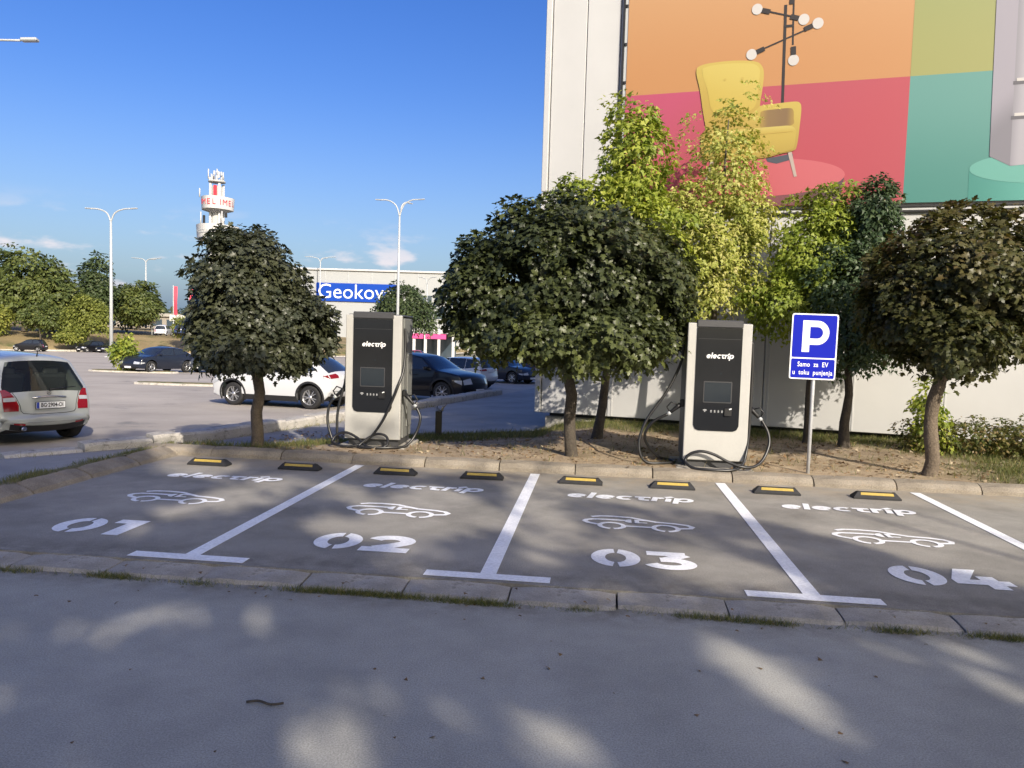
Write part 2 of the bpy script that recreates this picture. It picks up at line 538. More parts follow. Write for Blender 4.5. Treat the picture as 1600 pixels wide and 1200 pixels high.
def grad_mat(name, stops, p0, p1, k=.54, spherical=False):
    """a printed picture's own tonal gradient between object-space points p0 and p1 (x, z)"""
    m = mat(name, (1, 1, 1), .55)
    nt = m.node_tree; N, Lk = nt.nodes, nt.links
    tc = N.new('ShaderNodeTexCoord')
    d = Vector((p1[0] - p0[0], 0, p1[1] - p0[1])); L2 = d.dot(d)
    sb = N.new('ShaderNodeVectorMath'); sb.operation = 'SUBTRACT'; sb.inputs[1].default_value = (p0[0], 0, p0[1])
    dt = N.new('ShaderNodeVectorMath'); dt.operation = 'DOT_PRODUCT'; dt.inputs[1].default_value = d / L2
    cr = N.new('ShaderNodeValToRGB'); cr.color_ramp.interpolation = 'EASE'
    e = cr.color_ramp.elements
    e[0].position = stops[0][0]; e[0].color = (*srgb(*stops[0][1], k=k), 1)
    e[1].position = stops[-1][0]; e[1].color = (*srgb(*stops[-1][1], k=k), 1)
    for pos, c in stops[1:-1]:
        q = e.new(pos); q.color = (*srgb(*c, k=k), 1)
    Lk.new(tc.outputs['Object'], sb.inputs[0]); Lk.new(sb.outputs[0], dt.inputs[0]); Lk.new(dt.outputs['Value'], cr.inputs[0])
    Lk.new(cr.outputs[0], N['Principled BSDF'].inputs['Base Color'])
    return m

def add_dirt(m, v0, v1, col, amount, nscale=3.0, n0=.35, n1=.65):
    """blown soil or grime lying in a strip across the bays: from distance v0 to v1 behind the front kerb, broken up by noise"""
    nt = m.node_tree; N, Lk = nt.nodes, nt.links
    b = N['Principled BSDF']
    src = b.inputs['Base Color'].links[0].from_socket
    tc = N.new('ShaderNodeTexCoord')
    sb = N.new('ShaderNodeVectorMath'); sb.operation = 'SUBTRACT'; sb.inputs[1].default_value = UO
    dt = N.new('ShaderNodeVectorMath'); dt.operation = 'DOT_PRODUCT'; dt.inputs[1].default_value = UB
    mr = N.new('ShaderNodeMapRange'); mr.interpolation_type = 'SMOOTHSTEP'; mr.inputs[1].default_value = v0; mr.inputs[2].default_value = v1
    nz = N.new('ShaderNodeTexNoise'); nz.inputs['Scale'].default_value = nscale; nz.inputs['Detail'].default_value = 8; nz.inputs['Roughness'].default_value = .7
    nr = N.new('ShaderNodeMapRange'); nr.inputs[1].default_value = n0; nr.inputs[2].default_value = n1; nr.inputs[4].default_value = amount
    mu = N.new('ShaderNodeMath'); mu.operation = 'MULTIPLY'
    mx = N.new('ShaderNodeMix'); mx.data_type = 'RGBA'; mx.inputs['B'].default_value = (*col, 1)
    Lk.new(tc.outputs['Object'], sb.inputs[0]); Lk.new(sb.outputs[0], dt.inputs[0]); Lk.new(dt.outputs['Value'], mr.inputs[0])
    Lk.new(tc.outputs['Object'], nz.inputs['Vector']); Lk.new(nz.outputs['Fac'], nr.inputs[0])
    Lk.new(mr.outputs[0], mu.inputs[0]); Lk.new(nr.outputs[0], mu.inputs[1])
    Lk.new(mu.outputs[0], mx.inputs['Factor']); Lk.new(src, mx.inputs['A']); Lk.new(mx.outputs['Result'], b.inputs['Base Color'])
add_dirt(M_BAY, 3.2, 4.35, (.36, .29, .20), .75)
add_dirt(M_BAY, .55, -.05, (.13, .115, .095), .7, 4.5)
add_dirt(M_BAY, -1, -.5, (.14, .13, .12), .55, .9, .52, .72)      # old oil and tyre grime in the bays
add_dirt(M_ROAD, -.85, -.38, (.15, .13, .10), .8, 4.0)
add_dirt(M_ROAD, 0, -.9, (.20, .195, .185), .5, .7, .5, .75)
# ================================================================== SETTING: ground
def sheet(name, pts, m, label=None):
    mb = MB().poly(pts)
    o = mb.build(name, m)
    return tag(o, label, kind='structure')

_R = 1800.0
sheet('far_ground', [(_R * math.cos(a), _R * math.sin(a), -3.35) for a in [2 * math.pi * k / 48 for k in range(48)]], M_EARTH, 'dry earth ground stretching to the horizon')
sheet('parking_lot', [(-150, -4, lot_z(-4)), (60, -4, lot_z(-4)), (60, 150, lot_z(150)), (-150, 150, lot_z(150))], M_LOT, 'pale asphalt of the large car park behind the bays')
sheet('road', [uv(-40, -22, 0), uv(40, -22, 0), uv(40, -0.36, 0), uv(-40, -0.36, 0)], M_ROAD, 'grey asphalt road in front of the charging bays')
_mb = MB()
_mb.add([uv(-2.72, -.122, .0), uv(18, -.122, .0), uv(18, -.122, .05), uv(18, 4.40, .05), uv(-2.60, 4.40, .05), uv(-2.72, -.122, .05)], [[5, 2, 3, 4], [0, 1, 2, 5]])
bays = tag(_mb.build('parking_bays', M_BAY), 'dark asphalt of the marked charging bays', kind='structure')

KERB_LINE = [(-9.5, 8.4), (-6.42, 11.82), (-5.21, 13.02), (-4.19, 14.6 + .55), (-3.49, 15.98 + 1.2), (-2.29, 19.23 + .85), (-0.32, 28.07)]
KERB_LINE = [(-10.2, 8.0), (-6.42, 11.75), (-5.15, 13.1), (-3.45, 18.0), (-2.25, 21.6), (-0.32, 28.07)]
_pp = [uv(-9, -.36), uv(-2.84, -.36), uv(-2.84, 4.6), uv(-2.72, 5.0), uv(-2.2, 5.9), uv(-.31, 8.2), uv(1.97, 9.45), (3.4, 16.0, 0), (9, 33, 0), (1.0, 33, 0)]
_pp += [(x, y, 0) for x, y in KERB_LINE[::-1]] + [(-13, 5, 0)]
sheet('footpath', [(p[0], p[1], path_z(p[0], p[1])) for p in _pp], M_PATH, 'grey asphalt footpath running behind the planted island')

# ---- kerbs, stone by stone
def stone_mesh(L, W, H, rnd, slope=0.0, chamfer=0.03):
    """a worn kerb stone, x along, y across (0 = face towards the road), z up; edges chipped"""
    nx, prof = 7, [(0.0, 0.0), (0.005, H - chamfer - slope), (chamfer, H - slope * .9), (W * .55, H - slope * .4), (W - .015, H), (W, H - .015), (W, 0.0)]
    vs, fs = [], []
    for i in range(nx):
        x = -L / 2 + L * i / (nx - 1)
        end = 0.012 if i in (0, nx - 1) else 0.0
        for k, (y, z) in enumerate(prof):
            j = 0.0 if k in (0, 6) else 1.0
            vs.append((x, y + j * rnd.uniform(-.006, .006) + (end if k in (1, 2) else 0), z - j * (end + abs(rnd.gauss(0, .003)))))
    n = len(prof)
    for i in range(nx - 1):
        for k in range(n - 1):
            fs.append([i * n + k, i * n + k + 1, (i + 1) * n + k + 1, (i + 1) * n + k])
    fs.append(list(range(n - 1, -1, -1))); fs.append(list(range((nx - 1) * n, nx * n)))
    mb = MB(); mb.add(vs, fs)
    return mb.mesh('kerb_stone', M_KERB)
_rk = random.Random(3)
def kerb_row(name, label, stones, variants, m=None):
    root = empty(name, (0, 0, 0), label=label, kind='structure')
    mes = [v for v in variants]
    if m is not None:
        for me in mes: me.materials[0] = m
    for k, (x, y, z, rz, tilt) in enumerate(stones):
        o = bpy.data.objects.new('kerb_stone', mes[_rk.randrange(len(mes))])
        o.location = (x, y, z); o.rotation_euler = (tilt, _rk.gauss(0, .004), rz + _rk.gauss(0, .008))
        link(o, root)
    return root
st = []
for k in range(-12, 20):
    u = -0.46 + .75 * k + .375
    st.append((*uv(u, -0.415 + _rk.gauss(0, .010), -.114 + _rk.uniform(-.004, .002)), TH + _rk.gauss(0, .006), 0))
kerb_row('front_kerb', 'row of flush worn concrete kerb stones between road and charging bays', st, [stone_mesh(.737, .305, .160, _rk, slope=.02, chamfer=.045) for _ in range(5)])
st = []
for k in range(-3, 19):
    u = k * 1.0 + .35
    st.append((*uv(u, 4.385 + _rk.gauss(0, .008), -.10), TH, 0))
kerb_row('rear_kerb', 'raised concrete kerb stones along the back of the charging bays', st, [stone_mesh(.985, .19, .28, _rk, slope=.03, chamfer=.05) for _ in range(5)], M_KERBD)
st = []
for k in range(6):
    v = 4.02 - .92 * k
    st.append((*uv(-2.60 - .01 * k, v, -.10), TH + R(90), 0))
kerb_row('side_kerb', 'wide sloping concrete kerb stones along the left edge of the bays', st, [stone_mesh(.905, .26, .27, _rk, slope=.08, chamfer=.05) for _ in range(4)], M_KERBD)
st = []
def along(line, step):
    out = []; acc = 0.0; need = step / 2
    for (x0, y0), (x1, y1) in zip(line, line[1:]):
        L = math.hypot(x1 - x0, y1 - y0)
        while need <= acc + L:
            t = (need - acc) / L
            out.append((x0 + (x1 - x0) * t, y0 + (y1 - y0) * t, math.atan2(y1 - y0, x1 - x0)))
            need += step
        acc += L
    return out
for x, y, a in along(KERB_LINE, 1.04):
    low = max(0.0, min(.13, .12 - (x + 6.6) * .10))          # the row sinks into the ground towards the left
    if x < -7.4: continue
    st.append((x, y, path_z(x, y) - .35 - low + _rk.uniform(-.03, .015), a, 0))
kerb_row('barrier_kerb', 'tall weathered whitish kerb stones between footpath and car park', st, [stone_mesh(1.02, .34, .56, _rk, slope=.01, chamfer=.04) for _ in range(5)], M_KERBW)

# ---- painted markings: parts of the bays
def uvM(u, v, z=.054, extra=0.0):
    q = uv(u, v, z)
    return Matrix.Translation(q) @ Matrix.Rotation(TH + extra, 4, 'Z')
for k in range(4):
    u = 2.34 * k
    MB().prism([(-.06, -.0), (.06, -.0), (.06, 4.23), (-.06, 4.23)], 0, .0015, M=uvM(u, 0.06)).build('painted_line', M_PAINT, bays)
    MB().prism([(-.47, -.07), (.47, -.075), (.47, .055), (-.47, .06)], 0, .0015, M=uvM(u, 0.0)).build('painted_line', M_PAINT, bays)
def digit(mb, ch, M):
    """thick stencil digits 0.4 wide and 0.5 tall, origin at lower left"""
    if ch == '0':
        for a0, a1 in ((94, 262), (-82, 82)):
            o = arc(.2, .25, .2, .25, a0, a1, 16); i = arc(.2, .25, .085, .13, a1, a0, 16)
            vs = [M @ Vector((x, y, 0)) for x, y in o + i]
            n = len(o)
            mb.add(vs, [[k, k + 1, 2 * n - 2 - k, 2 * n - 1 - k] for k in range(n - 1)])
    elif ch == '1':
        mb.add([M @ Vector((x, y, 0)) for x, y in [(0, .5), (0, .37), (.12, .37), (.12, 0), (.27, 0), (.27, .5)]], [[0, 1, 2, 5], [2, 3, 4, 5]])
    elif ch == '2':
        mb.ribbon(arc(.2, .33, .145, .105, 170, -35, 14) + [(.24, .19), (.11, .10)], .13, M=M)
        mb.ribbon([(.0, .065), (.41, .065)], .13, z=.0005, M=M)
    elif ch == '3':
        mb.ribbon([(.02, .44), (.34, .44)], .12, M=M)
        mb.ribbon([(.34, .43), (.17, .28)], .11, z=.0004, M=M)
        mb.ribbon([(.12, .262)] + arc(.19, .165, .155, .105, 75, -165, 16), .118, z=.0008, M=M)
    elif ch == '4':
        mb.add([M @ Vector((x, y, 0)) for x, y in [(.13, .5), (.30, .5), (.14, .22), (.22, .22), (.22, .32), (.35, .32), (.35, .22), (.43, .22), (.43, .10), (.35, .10), (.35, 0), (.22, 0), (.22, .10), (0, .10), (0, .21)]],
               [[0, 14, 2, 1], [14, 13, 3, 2], [13, 12, 3], [3, 12, 9, 6], [3, 6, 5, 4], [12, 11, 10, 9], [6, 9, 8, 7]])
def car_icon(mb, M):
    def st_(p, w=.035, k=0): mb.ribbon(p, w, z=.0004 * k, M=M)
    st_([(.07, .43), (.15, .475), (.28, .49), (.46, .47), (.60, .39), (.70, .335), (.88, .31), (.99, .27), (1.035, .21), (1.01, .15), (.90, .12)], .050, 0)
    st_([(.40, .335), (.22, .34), (.08, .33), (.02, .29), (.005, .24), (.04, .18), (.13, .13)], .050, 1)
    st_([(.385, .11), (.655, .11)], .048, 2)
    for cx, k in ((.265, 3), (.775, 4)):
        st_(arc(cx, .10, .115, .115, -82, 262, 22), .048, k)
    mb.add([M @ Vector((x, y, .0024)) for x, y in [(.46, .24), (.46, .38)] + arc(.46, .31, .07, .07, 90, 270, 8)], [list(range(11))[1:] + [0]])
    mb.add([M @ Vector((x, y, .0024)) for x, y in [(.49, .38), (.535, .38), (.535, .24), (.49, .24)]], [[0, 1, 2, 3]])
    for y0 in (.345, .25):
        mb.add([M @ Vector((x, y, .0024)) for x, y in [(.535, y0 + .03), (.61, y0 + .03), (.61, y0), (.535, y0)]], [[0, 1, 2, 3]])
WORDS = [(-1.27, 2.98), (1.13, 2.98), (3.49, 3.02), (5.84, 3.02)]
ICONS = [(-1.73, 1.68), (.64, 1.66), (3.02, 1.66), (5.37, 1.66)]
NUMS = [(-1.60, .44), (.76, .44), (3.10, .44), (5.45, .46)]
for k in range(4):
    mb = MB(); logo_word(mb, uvM(WORDS[k][0], WORDS[k][1] + .06, .0545), x_h=.215, w=.30, slant=.18); mb.build('painted_word', M_PAINT, bays)
    mb = MB(); car_icon(mb, uvM(*ICONS[k], .0545)); mb.build('painted_car_symbol', M_PAINT, bays)
    mb = MB(); digit(mb, '0', uvM(*NUMS[k], .055)); digit(mb, str(k + 1), uvM(NUMS[k][0] + .44, NUMS[k][1] - .0, .055)); mb.build('painted_number', M_PAINT, bays)

# ---- planted island
WALL_O = Vector((0.52, 15.79, 0)); WALL_A = R(-18.5)
WS = Vector((math.cos(WALL_A), math.sin(WALL_A), 0)); WN = Vector((-math.sin(WALL_A), math.cos(WALL_A), 0))
def wall_v(u):
    return 10.19 - .2144 * (u - 1.865)
def back_v(u):
    pts = [(-2.8, 4.85), (-2.2, 5.9), (-.31, 8.2), (1.97, 9.4), (2.3, 10.25)]
    if u >= 2.3: return wall_v(u) + .15
    for (a, b), (c, d) in zip(pts, pts[1:]):
        if u <= c: return b + (d - b) * (u - a) / (c - a)
    return pts[-1][1]
def bump2(x, y):
    return (math.sin(x * 2.1 + 1.3 * math.sin(y * 1.7)) + math.sin(y * 2.9 + x * 1.1 + .7) + .6 * math.sin(x * 5.3 - y * 4.1)) / 2.6
def island_z(u, v):
    x, y, _ = uv(u, v)
    vb = back_v(u)
    t = max(0.0, min(1.0, (v - 4.56) / max(.3, vb - 4.56)))
    zb = path_z(x, y) + .02 if u < 2.1 else .16
    if 2.1 <= u < 3.2:
        zb = (path_z(x, y) + .02) * (3.2 - u) / 1.1 + .16 * (u - 2.1) / 1.1
    s = t * t * (3 - 2 * t)
    return .165 * (1 - s) + zb * s + .018 * bump2(x, y) * (1 - abs(2 * t - 1)) * 1.5
def grassy(u, v):
    """0 bare soil .. 1 turf"""
    vb = back_v(u)
    g_ = 0.0
    if u < 2.2:
        g_ = max(g_, min(1, (v - (vb - 2.3)) / .9))
    else:
        g_ = max(g_, min(1, (v - (vb - 1.75)) / .8))
    g_ = max(g_, min(1, (u - 7.7) / .9) * (1 if v < 6.0 else .7))
    if u < -.9: g_ = max(g_, .7)
    g_ += .28 * bump2(u * 1.7 + 3, v * 1.9)
    return max(0.0, min(1.0, g_))
def build_island():
    us = np.concatenate([np.linspace(-2.76, 12, 150), np.linspace(12.3, 18, 12)])
    nv = 34
    vs, fs, gr = [], [], []
    for u in us:
        for j in range(nv):
            v = 4.56 + (back_v(u) - 4.56) * j / (nv - 1)
            x, y, _ = uv(u, v)
            vs.append((x, y, island_z(u, v))); gr.append(grassy(u, v))
    for i in range(len(us) - 1):
        for j in range(nv - 1):
            a = i * nv + j
            fs.append([a, a + nv, a + nv + 1, a + 1])
    me = bpy.data.meshes.new('planted_island')
    me.from_pydata(vs, [], fs)
    at = me.attributes.new('turf', 'FLOAT', 'POINT'); at.data.foreach_set('value', gr)
    me.polygons.foreach_set('use_smooth', [True] * len(fs))
    m = M_SOIL.copy(); m.name = 'island soil and turf'
    nt = m.node_tree; N, Lk = nt.nodes, nt.links
    b = N['Principled BSDF']
    src = b.inputs['Base Color'].links[0].from_socket
    a = N.new('ShaderNodeAttribute'); a.attribute_name = 'turf'
    nz = N.new('ShaderNodeTexNoise'); nz.inputs['Scale'].default_value = 26; nz.inputs['Detail'].default_value = 4
    tc = N.new('ShaderNodeTexCoord'); Lk.new(tc.outputs['Object'], nz.inputs['Vector'])
    cr = N.new('ShaderNodeValToRGB')
    cr.color_ramp.elements[0].position = .35; cr.color_ramp.elements[0].color = (.07, .075, .03, 1)
    cr.color_ramp.elements[1].position = .65; cr.color_ramp.elements[1].color = (.17, .15, .08, 1)
    Lk.new(nz.outputs['Fac'], cr.inputs[0])
    mx = N.new('ShaderNodeMix'); mx.data_type = 'RGBA'
    Lk.new(a.outputs['Fac'], mx.inputs['Factor']); Lk.new(src, mx.inputs['A']); Lk.new(cr.outputs[0], mx.inputs['B'])
    Lk.new(mx.outputs['Result'], b.inputs['Base Color'])
    me.materials.append(m)
    o = bpy.data.objects.new('planted_island', me); link(o)
    tag(o, 'bare brown soil island with thin turf behind the charging bays', kind='structure')
build_island()
# verge between the side kerb and the footpath
_vz = [uv(-2.855, -.3, .155), uv(-2.855, 4.35, .165), uv(-2.80, 4.85, .15), uv(-2.93, 4.95, .06), uv(-3.17, 1.85, .11), uv(-3.3, -.3, .14)]
sheet('verge', _vz, M_TURF, 'thin strip of dry turf between footpath and side kerb')

# far bank beyond the car park
TOE = [(-190, 50), (-120, 72), (-75, 95.5), (-57, 111), (-40, 123), (-20, 150), (-10, 200)]
def build_bank():
    offs = [(0, .02), (.05, .16), (3, .75), (8, 1.75), (14, 2.35), (40, 3.1), (160, 4.6)]
    vs, fs = [], []
    for i, (x, y) in enumerate(TOE):
        a = TOE[max(i - 1, 0)]; b = TOE[min(i + 1, len(TOE) - 1)]
        d = Vector((b[0] - a[0], b[1] - a[1])).normalized(); n = Vector((-d.y, d.x))
        for o_, dz in offs:
            z0 = lot_z(min(y, 140))
            vs.append((x + n.x * o_, y + n.y * o_, z0 + dz + (.15 * math.sin(i * 2.3 + o_) if o_ > 2 else 0)))
    n = len(offs)
    for i in range(len(TOE) - 1):
        for j in range(n - 1):
            fs.append([i * n + j, (i + 1) * n + j, (i + 1) * n + j + 1, i * n + j + 1])
    mb = MB(); mb.add(vs, fs, 0, True)
    tag(mb.build('grass_bank', M_BANK), 'dry grass bank rising behind the car park on the left', kind='structure')
    mb = MB()
    for (x0, y0), (x1, y1) in zip(TOE, TOE[1:]):
        L = math.hypot(x1 - x0, y1 - y0); a = math.atan2(y1 - y0, x1 - x0)
        ym = min((y0 + y1) / 2, 140)
        mb.box(((x0 + x1) / 2 + .3 * math.sin(a), (y0 + y1) / 2 - .3 * math.cos(a), lot_z(ym) + .05), (L, .6, .24), rz=a)
    tag(mb.build('far_kerb', M_KERBW), 'pale kerb along the foot of the grass bank', kind='structure')
build_bank()
def bank_z(x, y):
    return 0.1
# little kerbed islets out in the car park
for (x, y, rx, ry, lab) in ((-21.9, 44.4, 2.6, .8, 'small kerbed islet beside the dark crossover car'), (-16.4, 27.0, .9, .9, 'round worn kerb islet behind the silver car'), (-13.9, 32.6, 2.2, .45, 'low pale kerb islet in the car park left of the clipped maple')):
    mb = MB()
    n = 20
    ring = [(math.cos(2 * math.pi * k / n), math.sin(2 * math.pi * k / n)) for k in range(n)]
    mb.prism([(x + a * rx, y + b * ry) for a, b in ring], lot_z(y) - .05, lot_z(y) + .09)
    mb.prism([(x + a * (rx - .18), y + b * (ry - .18)) for a, b in ring], lot_z(y) + .09, lot_z(y) + .115, mi=1)
    tag(mb.build('kerb_islet', [M_KERBW, M_TURF]), lab, kind='structure')

# ================================================================== WAREHOUSE and its banner
wh = empty('warehouse', WALL_O, WALL_A, label='white panelled warehouse with a big colourful advertising banner', cat='building')
MB().box((16, 15.06, 6.66), (31.9, 30, 12.68)).build('wall', M_WHITE, wh)
MB().box((16, 15.3, .2), (31.6, 30, .5)).build('shadow_gap', M_BLACK, wh)  # black backing stands in for the shade in the recess under the panels
MB().box((16, 15.15, -.17), (31.7, 30, .70)).build('plinth', M_PLINTH, wh)
_edges = [0.10, .80, 1.47] + [1.47 + 1.47 * k for k in range(1, 21)]
for (z0, z1) in ((.27, 4.72), (4.735, 13.0)):
    for a, b in zip(_edges, _edges[1:]):
        mb = MB()
        mb.box(((a + b) / 2, .015, (z0 + z1) / 2), (b - a - .016, .08, z1 - z0), bev=.008)
        if b - a > 1:
            mb.box((a + .09, -.028, (z0 + z1) / 2), (.03, .012, z1 - z0 - .03), bev=.004)
        mb.build('facade_panel', M_WHITE, wh)
    MB().box((.03, .0, (z0 + z1) / 2), (.12, .14, z1 - z0 - .004), bev=.01).build('corner_trim', M_WHITE, wh)
# round vent on the lower wall
mb = MB(); _Mv = Matrix.Translation((4.05, -.03, 1.35)) @ Matrix.Rotation(R(90), 4, 'X')
mb.lathe([(.0, .03), (.03, .03), (.035, .01), (.1, .01), (.11, .0)], 18, M=_Mv).build('round_vent', mat('vent grey', (.2, .2, .2), .6), wh)

bn = empty('advertising_banner', WALL_O, WALL_A, label='large colour block banner showing a yellow armchair on the white warehouse wall', cat='banner')
def print_mat(n, c, var=.04):
    return mat(n, srgb(*c, k=.465), .55, var=var, vscale=.7)
C_OR = print_mat('print orange', (236, 176, 112)); C_PK = print_mat('print pink', (222, 100, 116)); C_GR = print_mat('print green', (186, 190, 118))
C_TL = print_mat('print teal', (104, 180, 168)); C_YL = print_mat('print yellow', (238, 212, 100), .08); C_YD = print_mat('print yellow dark', (214, 182, 82), .08)
C_YB = print_mat('print brown', (160, 128, 84), .1); C_PL = print_mat('print light pink', (236, 112, 128)); C_PD = print_mat('print plum', (146, 88, 100), .1)
C_TL2 = print_mat('print light teal', (122, 204, 190)); C_TD = print_mat('print mid teal', (92, 190, 176)); C_GY = print_mat('print grey', (176, 172, 186)); C_GL = print_mat('print pale grey', (200, 196, 208))
C_GD = print_mat('print dark grey', (120, 118, 128)); C_LEG = print_mat('print leg', (226, 206, 196)); C_BULB = print_mat('print bulb', (250, 246, 242)); C_BK = print_mat('print black', (52, 46, 46)); C_BLU = print_mat('print slate', (92, 98, 112))
GK = .465
C_OR = grad_mat('print orange', [(0, (232, 168, 108)), (1, (240, 190, 138))], (0, 6.5), (0, 9.5), GK)
C_PK = grad_mat('print pink', [(0, (220, 90, 106)), (.5, (216, 94, 112)), (1, (224, 96, 132))], (4, 4.3), (2.5, 6.5), GK)
C_TL = grad_mat('print teal', [(0, (84, 166, 156)), (1, (116, 184, 176))], (0, 4.4), (0, 6.4), GK)
C_GR = grad_mat('print green', [(0, (188, 190, 116)), (1, (176, 188, 122))], (0, 6.5), (0, 9), GK)
C_YL = grad_mat('print yellow', [(0, (214, 184, 86)), (.45, (236, 208, 96)), (1, (246, 224, 120))], (3.2, 5.3), (3.7, 7.0), GK)
C_YD = grad_mat('print yellow dark', [(0, (190, 152, 70)), (.5, (222, 190, 88)), (1, (238, 212, 108))], (3.0, 5.2), (3.4, 7.0), GK)
C_YA = grad_mat('print yellow arm', [(0, (206, 172, 80)), (1, (236, 210, 104))], (4.4, 5.2), (4.6, 6.2), GK)
C_YS = grad_mat('print yellow seat', [(0, (214, 184, 84)), (.8, (230, 202, 96)), (1, (240, 218, 120))], (4.2, 5.2), (4.2, 5.76), GK)
C_YB = grad_mat('print brown', [(0, (206, 172, 84)), (.3, (166, 134, 88)), (.75, (158, 126, 86)), (1, (200, 166, 84))], (4.1, 5.9), (4.72, 5.9), GK)
C_PL = grad_mat('print light pink', [(0, (226, 96, 110)), (1, (240, 122, 132))], (3.0, 4.5), (5.2, 5.0), GK)
C_PD = grad_mat('print plum', [(0, (196, 88, 100)), (.6, (150, 88, 98)), (1, (112, 78, 90))], (3.4, 4.4), (5.4, 4.4), GK)
C_GY = grad_mat('print grey', [(0, (192, 188, 202)), (1, (156, 154, 166))], (7.8, 6), (8.14, 5.6), GK)
C_GL = grad_mat('print pale grey', [(0, (172, 170, 182)), (.25, (208, 206, 216)), (1, (186, 184, 196))], (8.1, 6), (8.9, 6), GK)
C_TD = grad_mat('print mid teal', [(0, (72, 168, 156)), (.5, (104, 200, 186)), (1, (76, 170, 158))], (7.5, 4.5), (9.9, 4.5), GK)
MB().box((9.3, -.07, 8.65), (15.36, .03, 8.62)).build('banner_sheet', C_OR, bn)
def flat(name, pts, layer, m):
    mb = MB().add([(s, -.087 - .003 * layer, z) for s, z in pts], [list(range(len(pts)))])
    return mb.build(name, m, bn)
flat('colour_block', [(1.62, 4.34), (6.57, 4.34), (6.57, 6.5), (1.62, 6.5)], 0, C_PK)
flat('colour_block', [(6.57, 4.34), (16.98, 4.34), (16.98, 6.5), (6.57, 6.5)], 0, C_TL)
flat('colour_block', [(6.57, 6.5), (16.98, 6.5), (16.98, 12.95), (6.57, 12.95)], 0, C_GR)
flat('printed_pedestal', [(2.71, 4.86), (2.74, 4.345), (5.54, 4.345), (5.61, 4.86)], 1, C_PD)
flat('printed_pedestal', arc(4.16, 4.86, 1.455, .345, 0, 352, 40), 2, C_PL)
# floor lamp
def bar(a, b, w, layer, m, name='printed_lamp_rod'):
    a = Vector(a); b = Vector(b); d = (b - a).normalized(); n = Vector((-d.y, d.x)) * w / 2
    return flat(name, [a + n, b + n, b - n, a - n], layer, m)
bar((4.47, 7.92), (4.50, 6.1), .05, 1, C_BK); bar((4.585, 8.6), (4.625, 7.2), .03, 1, C_BK)
bar((4.02, 7.88), (4.76, 7.65), .028, 2, C_BK); bar((4.0, 7.13), (4.98, 7.5), .028, 2, C_BK); bar((4.46, 7.54), (4.63, 7.54), .045, 2, C_BK)
for (x, z), (dx, dz) in (((3.98, 7.89), (.95, -.3)), ((4.79, 7.63), (-.95, .3)), ((3.92, 7.09), (.92, .36)), ((5.03, 7.54), (-.92, -.36)), ((4.65, 6.93), (-.05, 1))):
    flat('printed_bulb', arc(x, z, .093, .098, 0, 345, 20), 3, C_BULB)
    bar((x + dx * .09, z + dz * .09), (x + dx * .24, z + dz * .24), .085, 4, C_BK, 'printed_socket')
bar((4.575, 7.92), (4.58, 8.1), .085, 4, C_BK, 'printed_socket')
# armchair
flat('printed_chair_base', [(4.26, 5.2), (4.72, 5.27), (4.73, 5.17), (4.45, 5.10), (4.29, 5.14)], 3, C_BLU)
flat('printed_chair_leg', [(4.63, 5.30), (4.70, 5.30), (4.81, 4.86), (4.76, 4.85)], 4, C_LEG)
flat('printed_chair_leg', [(3.30, 5.30), (3.37, 5.30), (3.22, 4.80), (3.18, 4.80)], 4, C_LEG)
def soft(name, pts, layer, m): return flat(name, smooth_closed(pts), layer, m)
soft('printed_chair_back', [(2.94, 6.86), (3.03, 6.965), (3.32, 7.0), (3.66, 7.0), (3.98, 6.96), (4.10, 6.88), (4.15, 6.74), (4.14, 6.46), (4.11, 6.15), (4.13, 5.68), (3.82, 5.3), (3.3, 5.3), (3.16, 5.82), (3.09, 6.14), (3.02, 6.52)][::-1], 5, C_YD)
soft('printed_chair_back', [(3.05, 6.86), (3.14, 6.93), (3.36, 6.955), (3.67, 6.95), (3.96, 6.915), (4.07, 6.82), (4.08, 6.70), (4.06, 6.45), (4.0, 6.12), (3.66, 6.02), (3.29, 6.08), (3.16, 6.50)][::-1], 6, C_YL)
for bx_ in (3.47, 3.78): flat('printed_chair_button', arc(bx_, 6.67, .026, .026, 0, 330, 10), 7, C_YD)
soft('printed_chair_arm', [(4.06, 6.10), (4.14, 6.155), (4.4, 6.175), (4.70, 6.19), (4.795, 6.16), (4.825, 6.06), (4.815, 5.79), (4.785, 5.42), (4.73, 5.32), (4.50, 5.27), (4.23, 5.21), (3.7, 5.2), (3.2, 5.22), (3.08, 5.55), (3.2, 5.80), (3.7, 5.80)][::-1], 7, C_YA)
soft('printed_chair_arm', [(4.13, 5.98), (4.16, 6.055), (4.4, 6.075), (4.62, 6.08), (4.69, 6.04), (4.705, 5.90), (4.69, 5.78), (4.4, 5.74), (4.16, 5.74)][::-1], 8, C_YB)
soft('printed_chair_seat', [(3.2, 5.70), (3.8, 5.745), (4.42, 5.765), (4.64, 5.765), (4.735, 5.71), (4.755, 5.62), (4.735, 5.40), (4.66, 5.325), (4.23, 5.24), (3.7, 5.22), (3.2, 5.25)][::-1], 9, C_YS)
bar((3.3, 5.60), (4.70, 5.66), .012, 10, C_YD, 'printed_chair_seam')
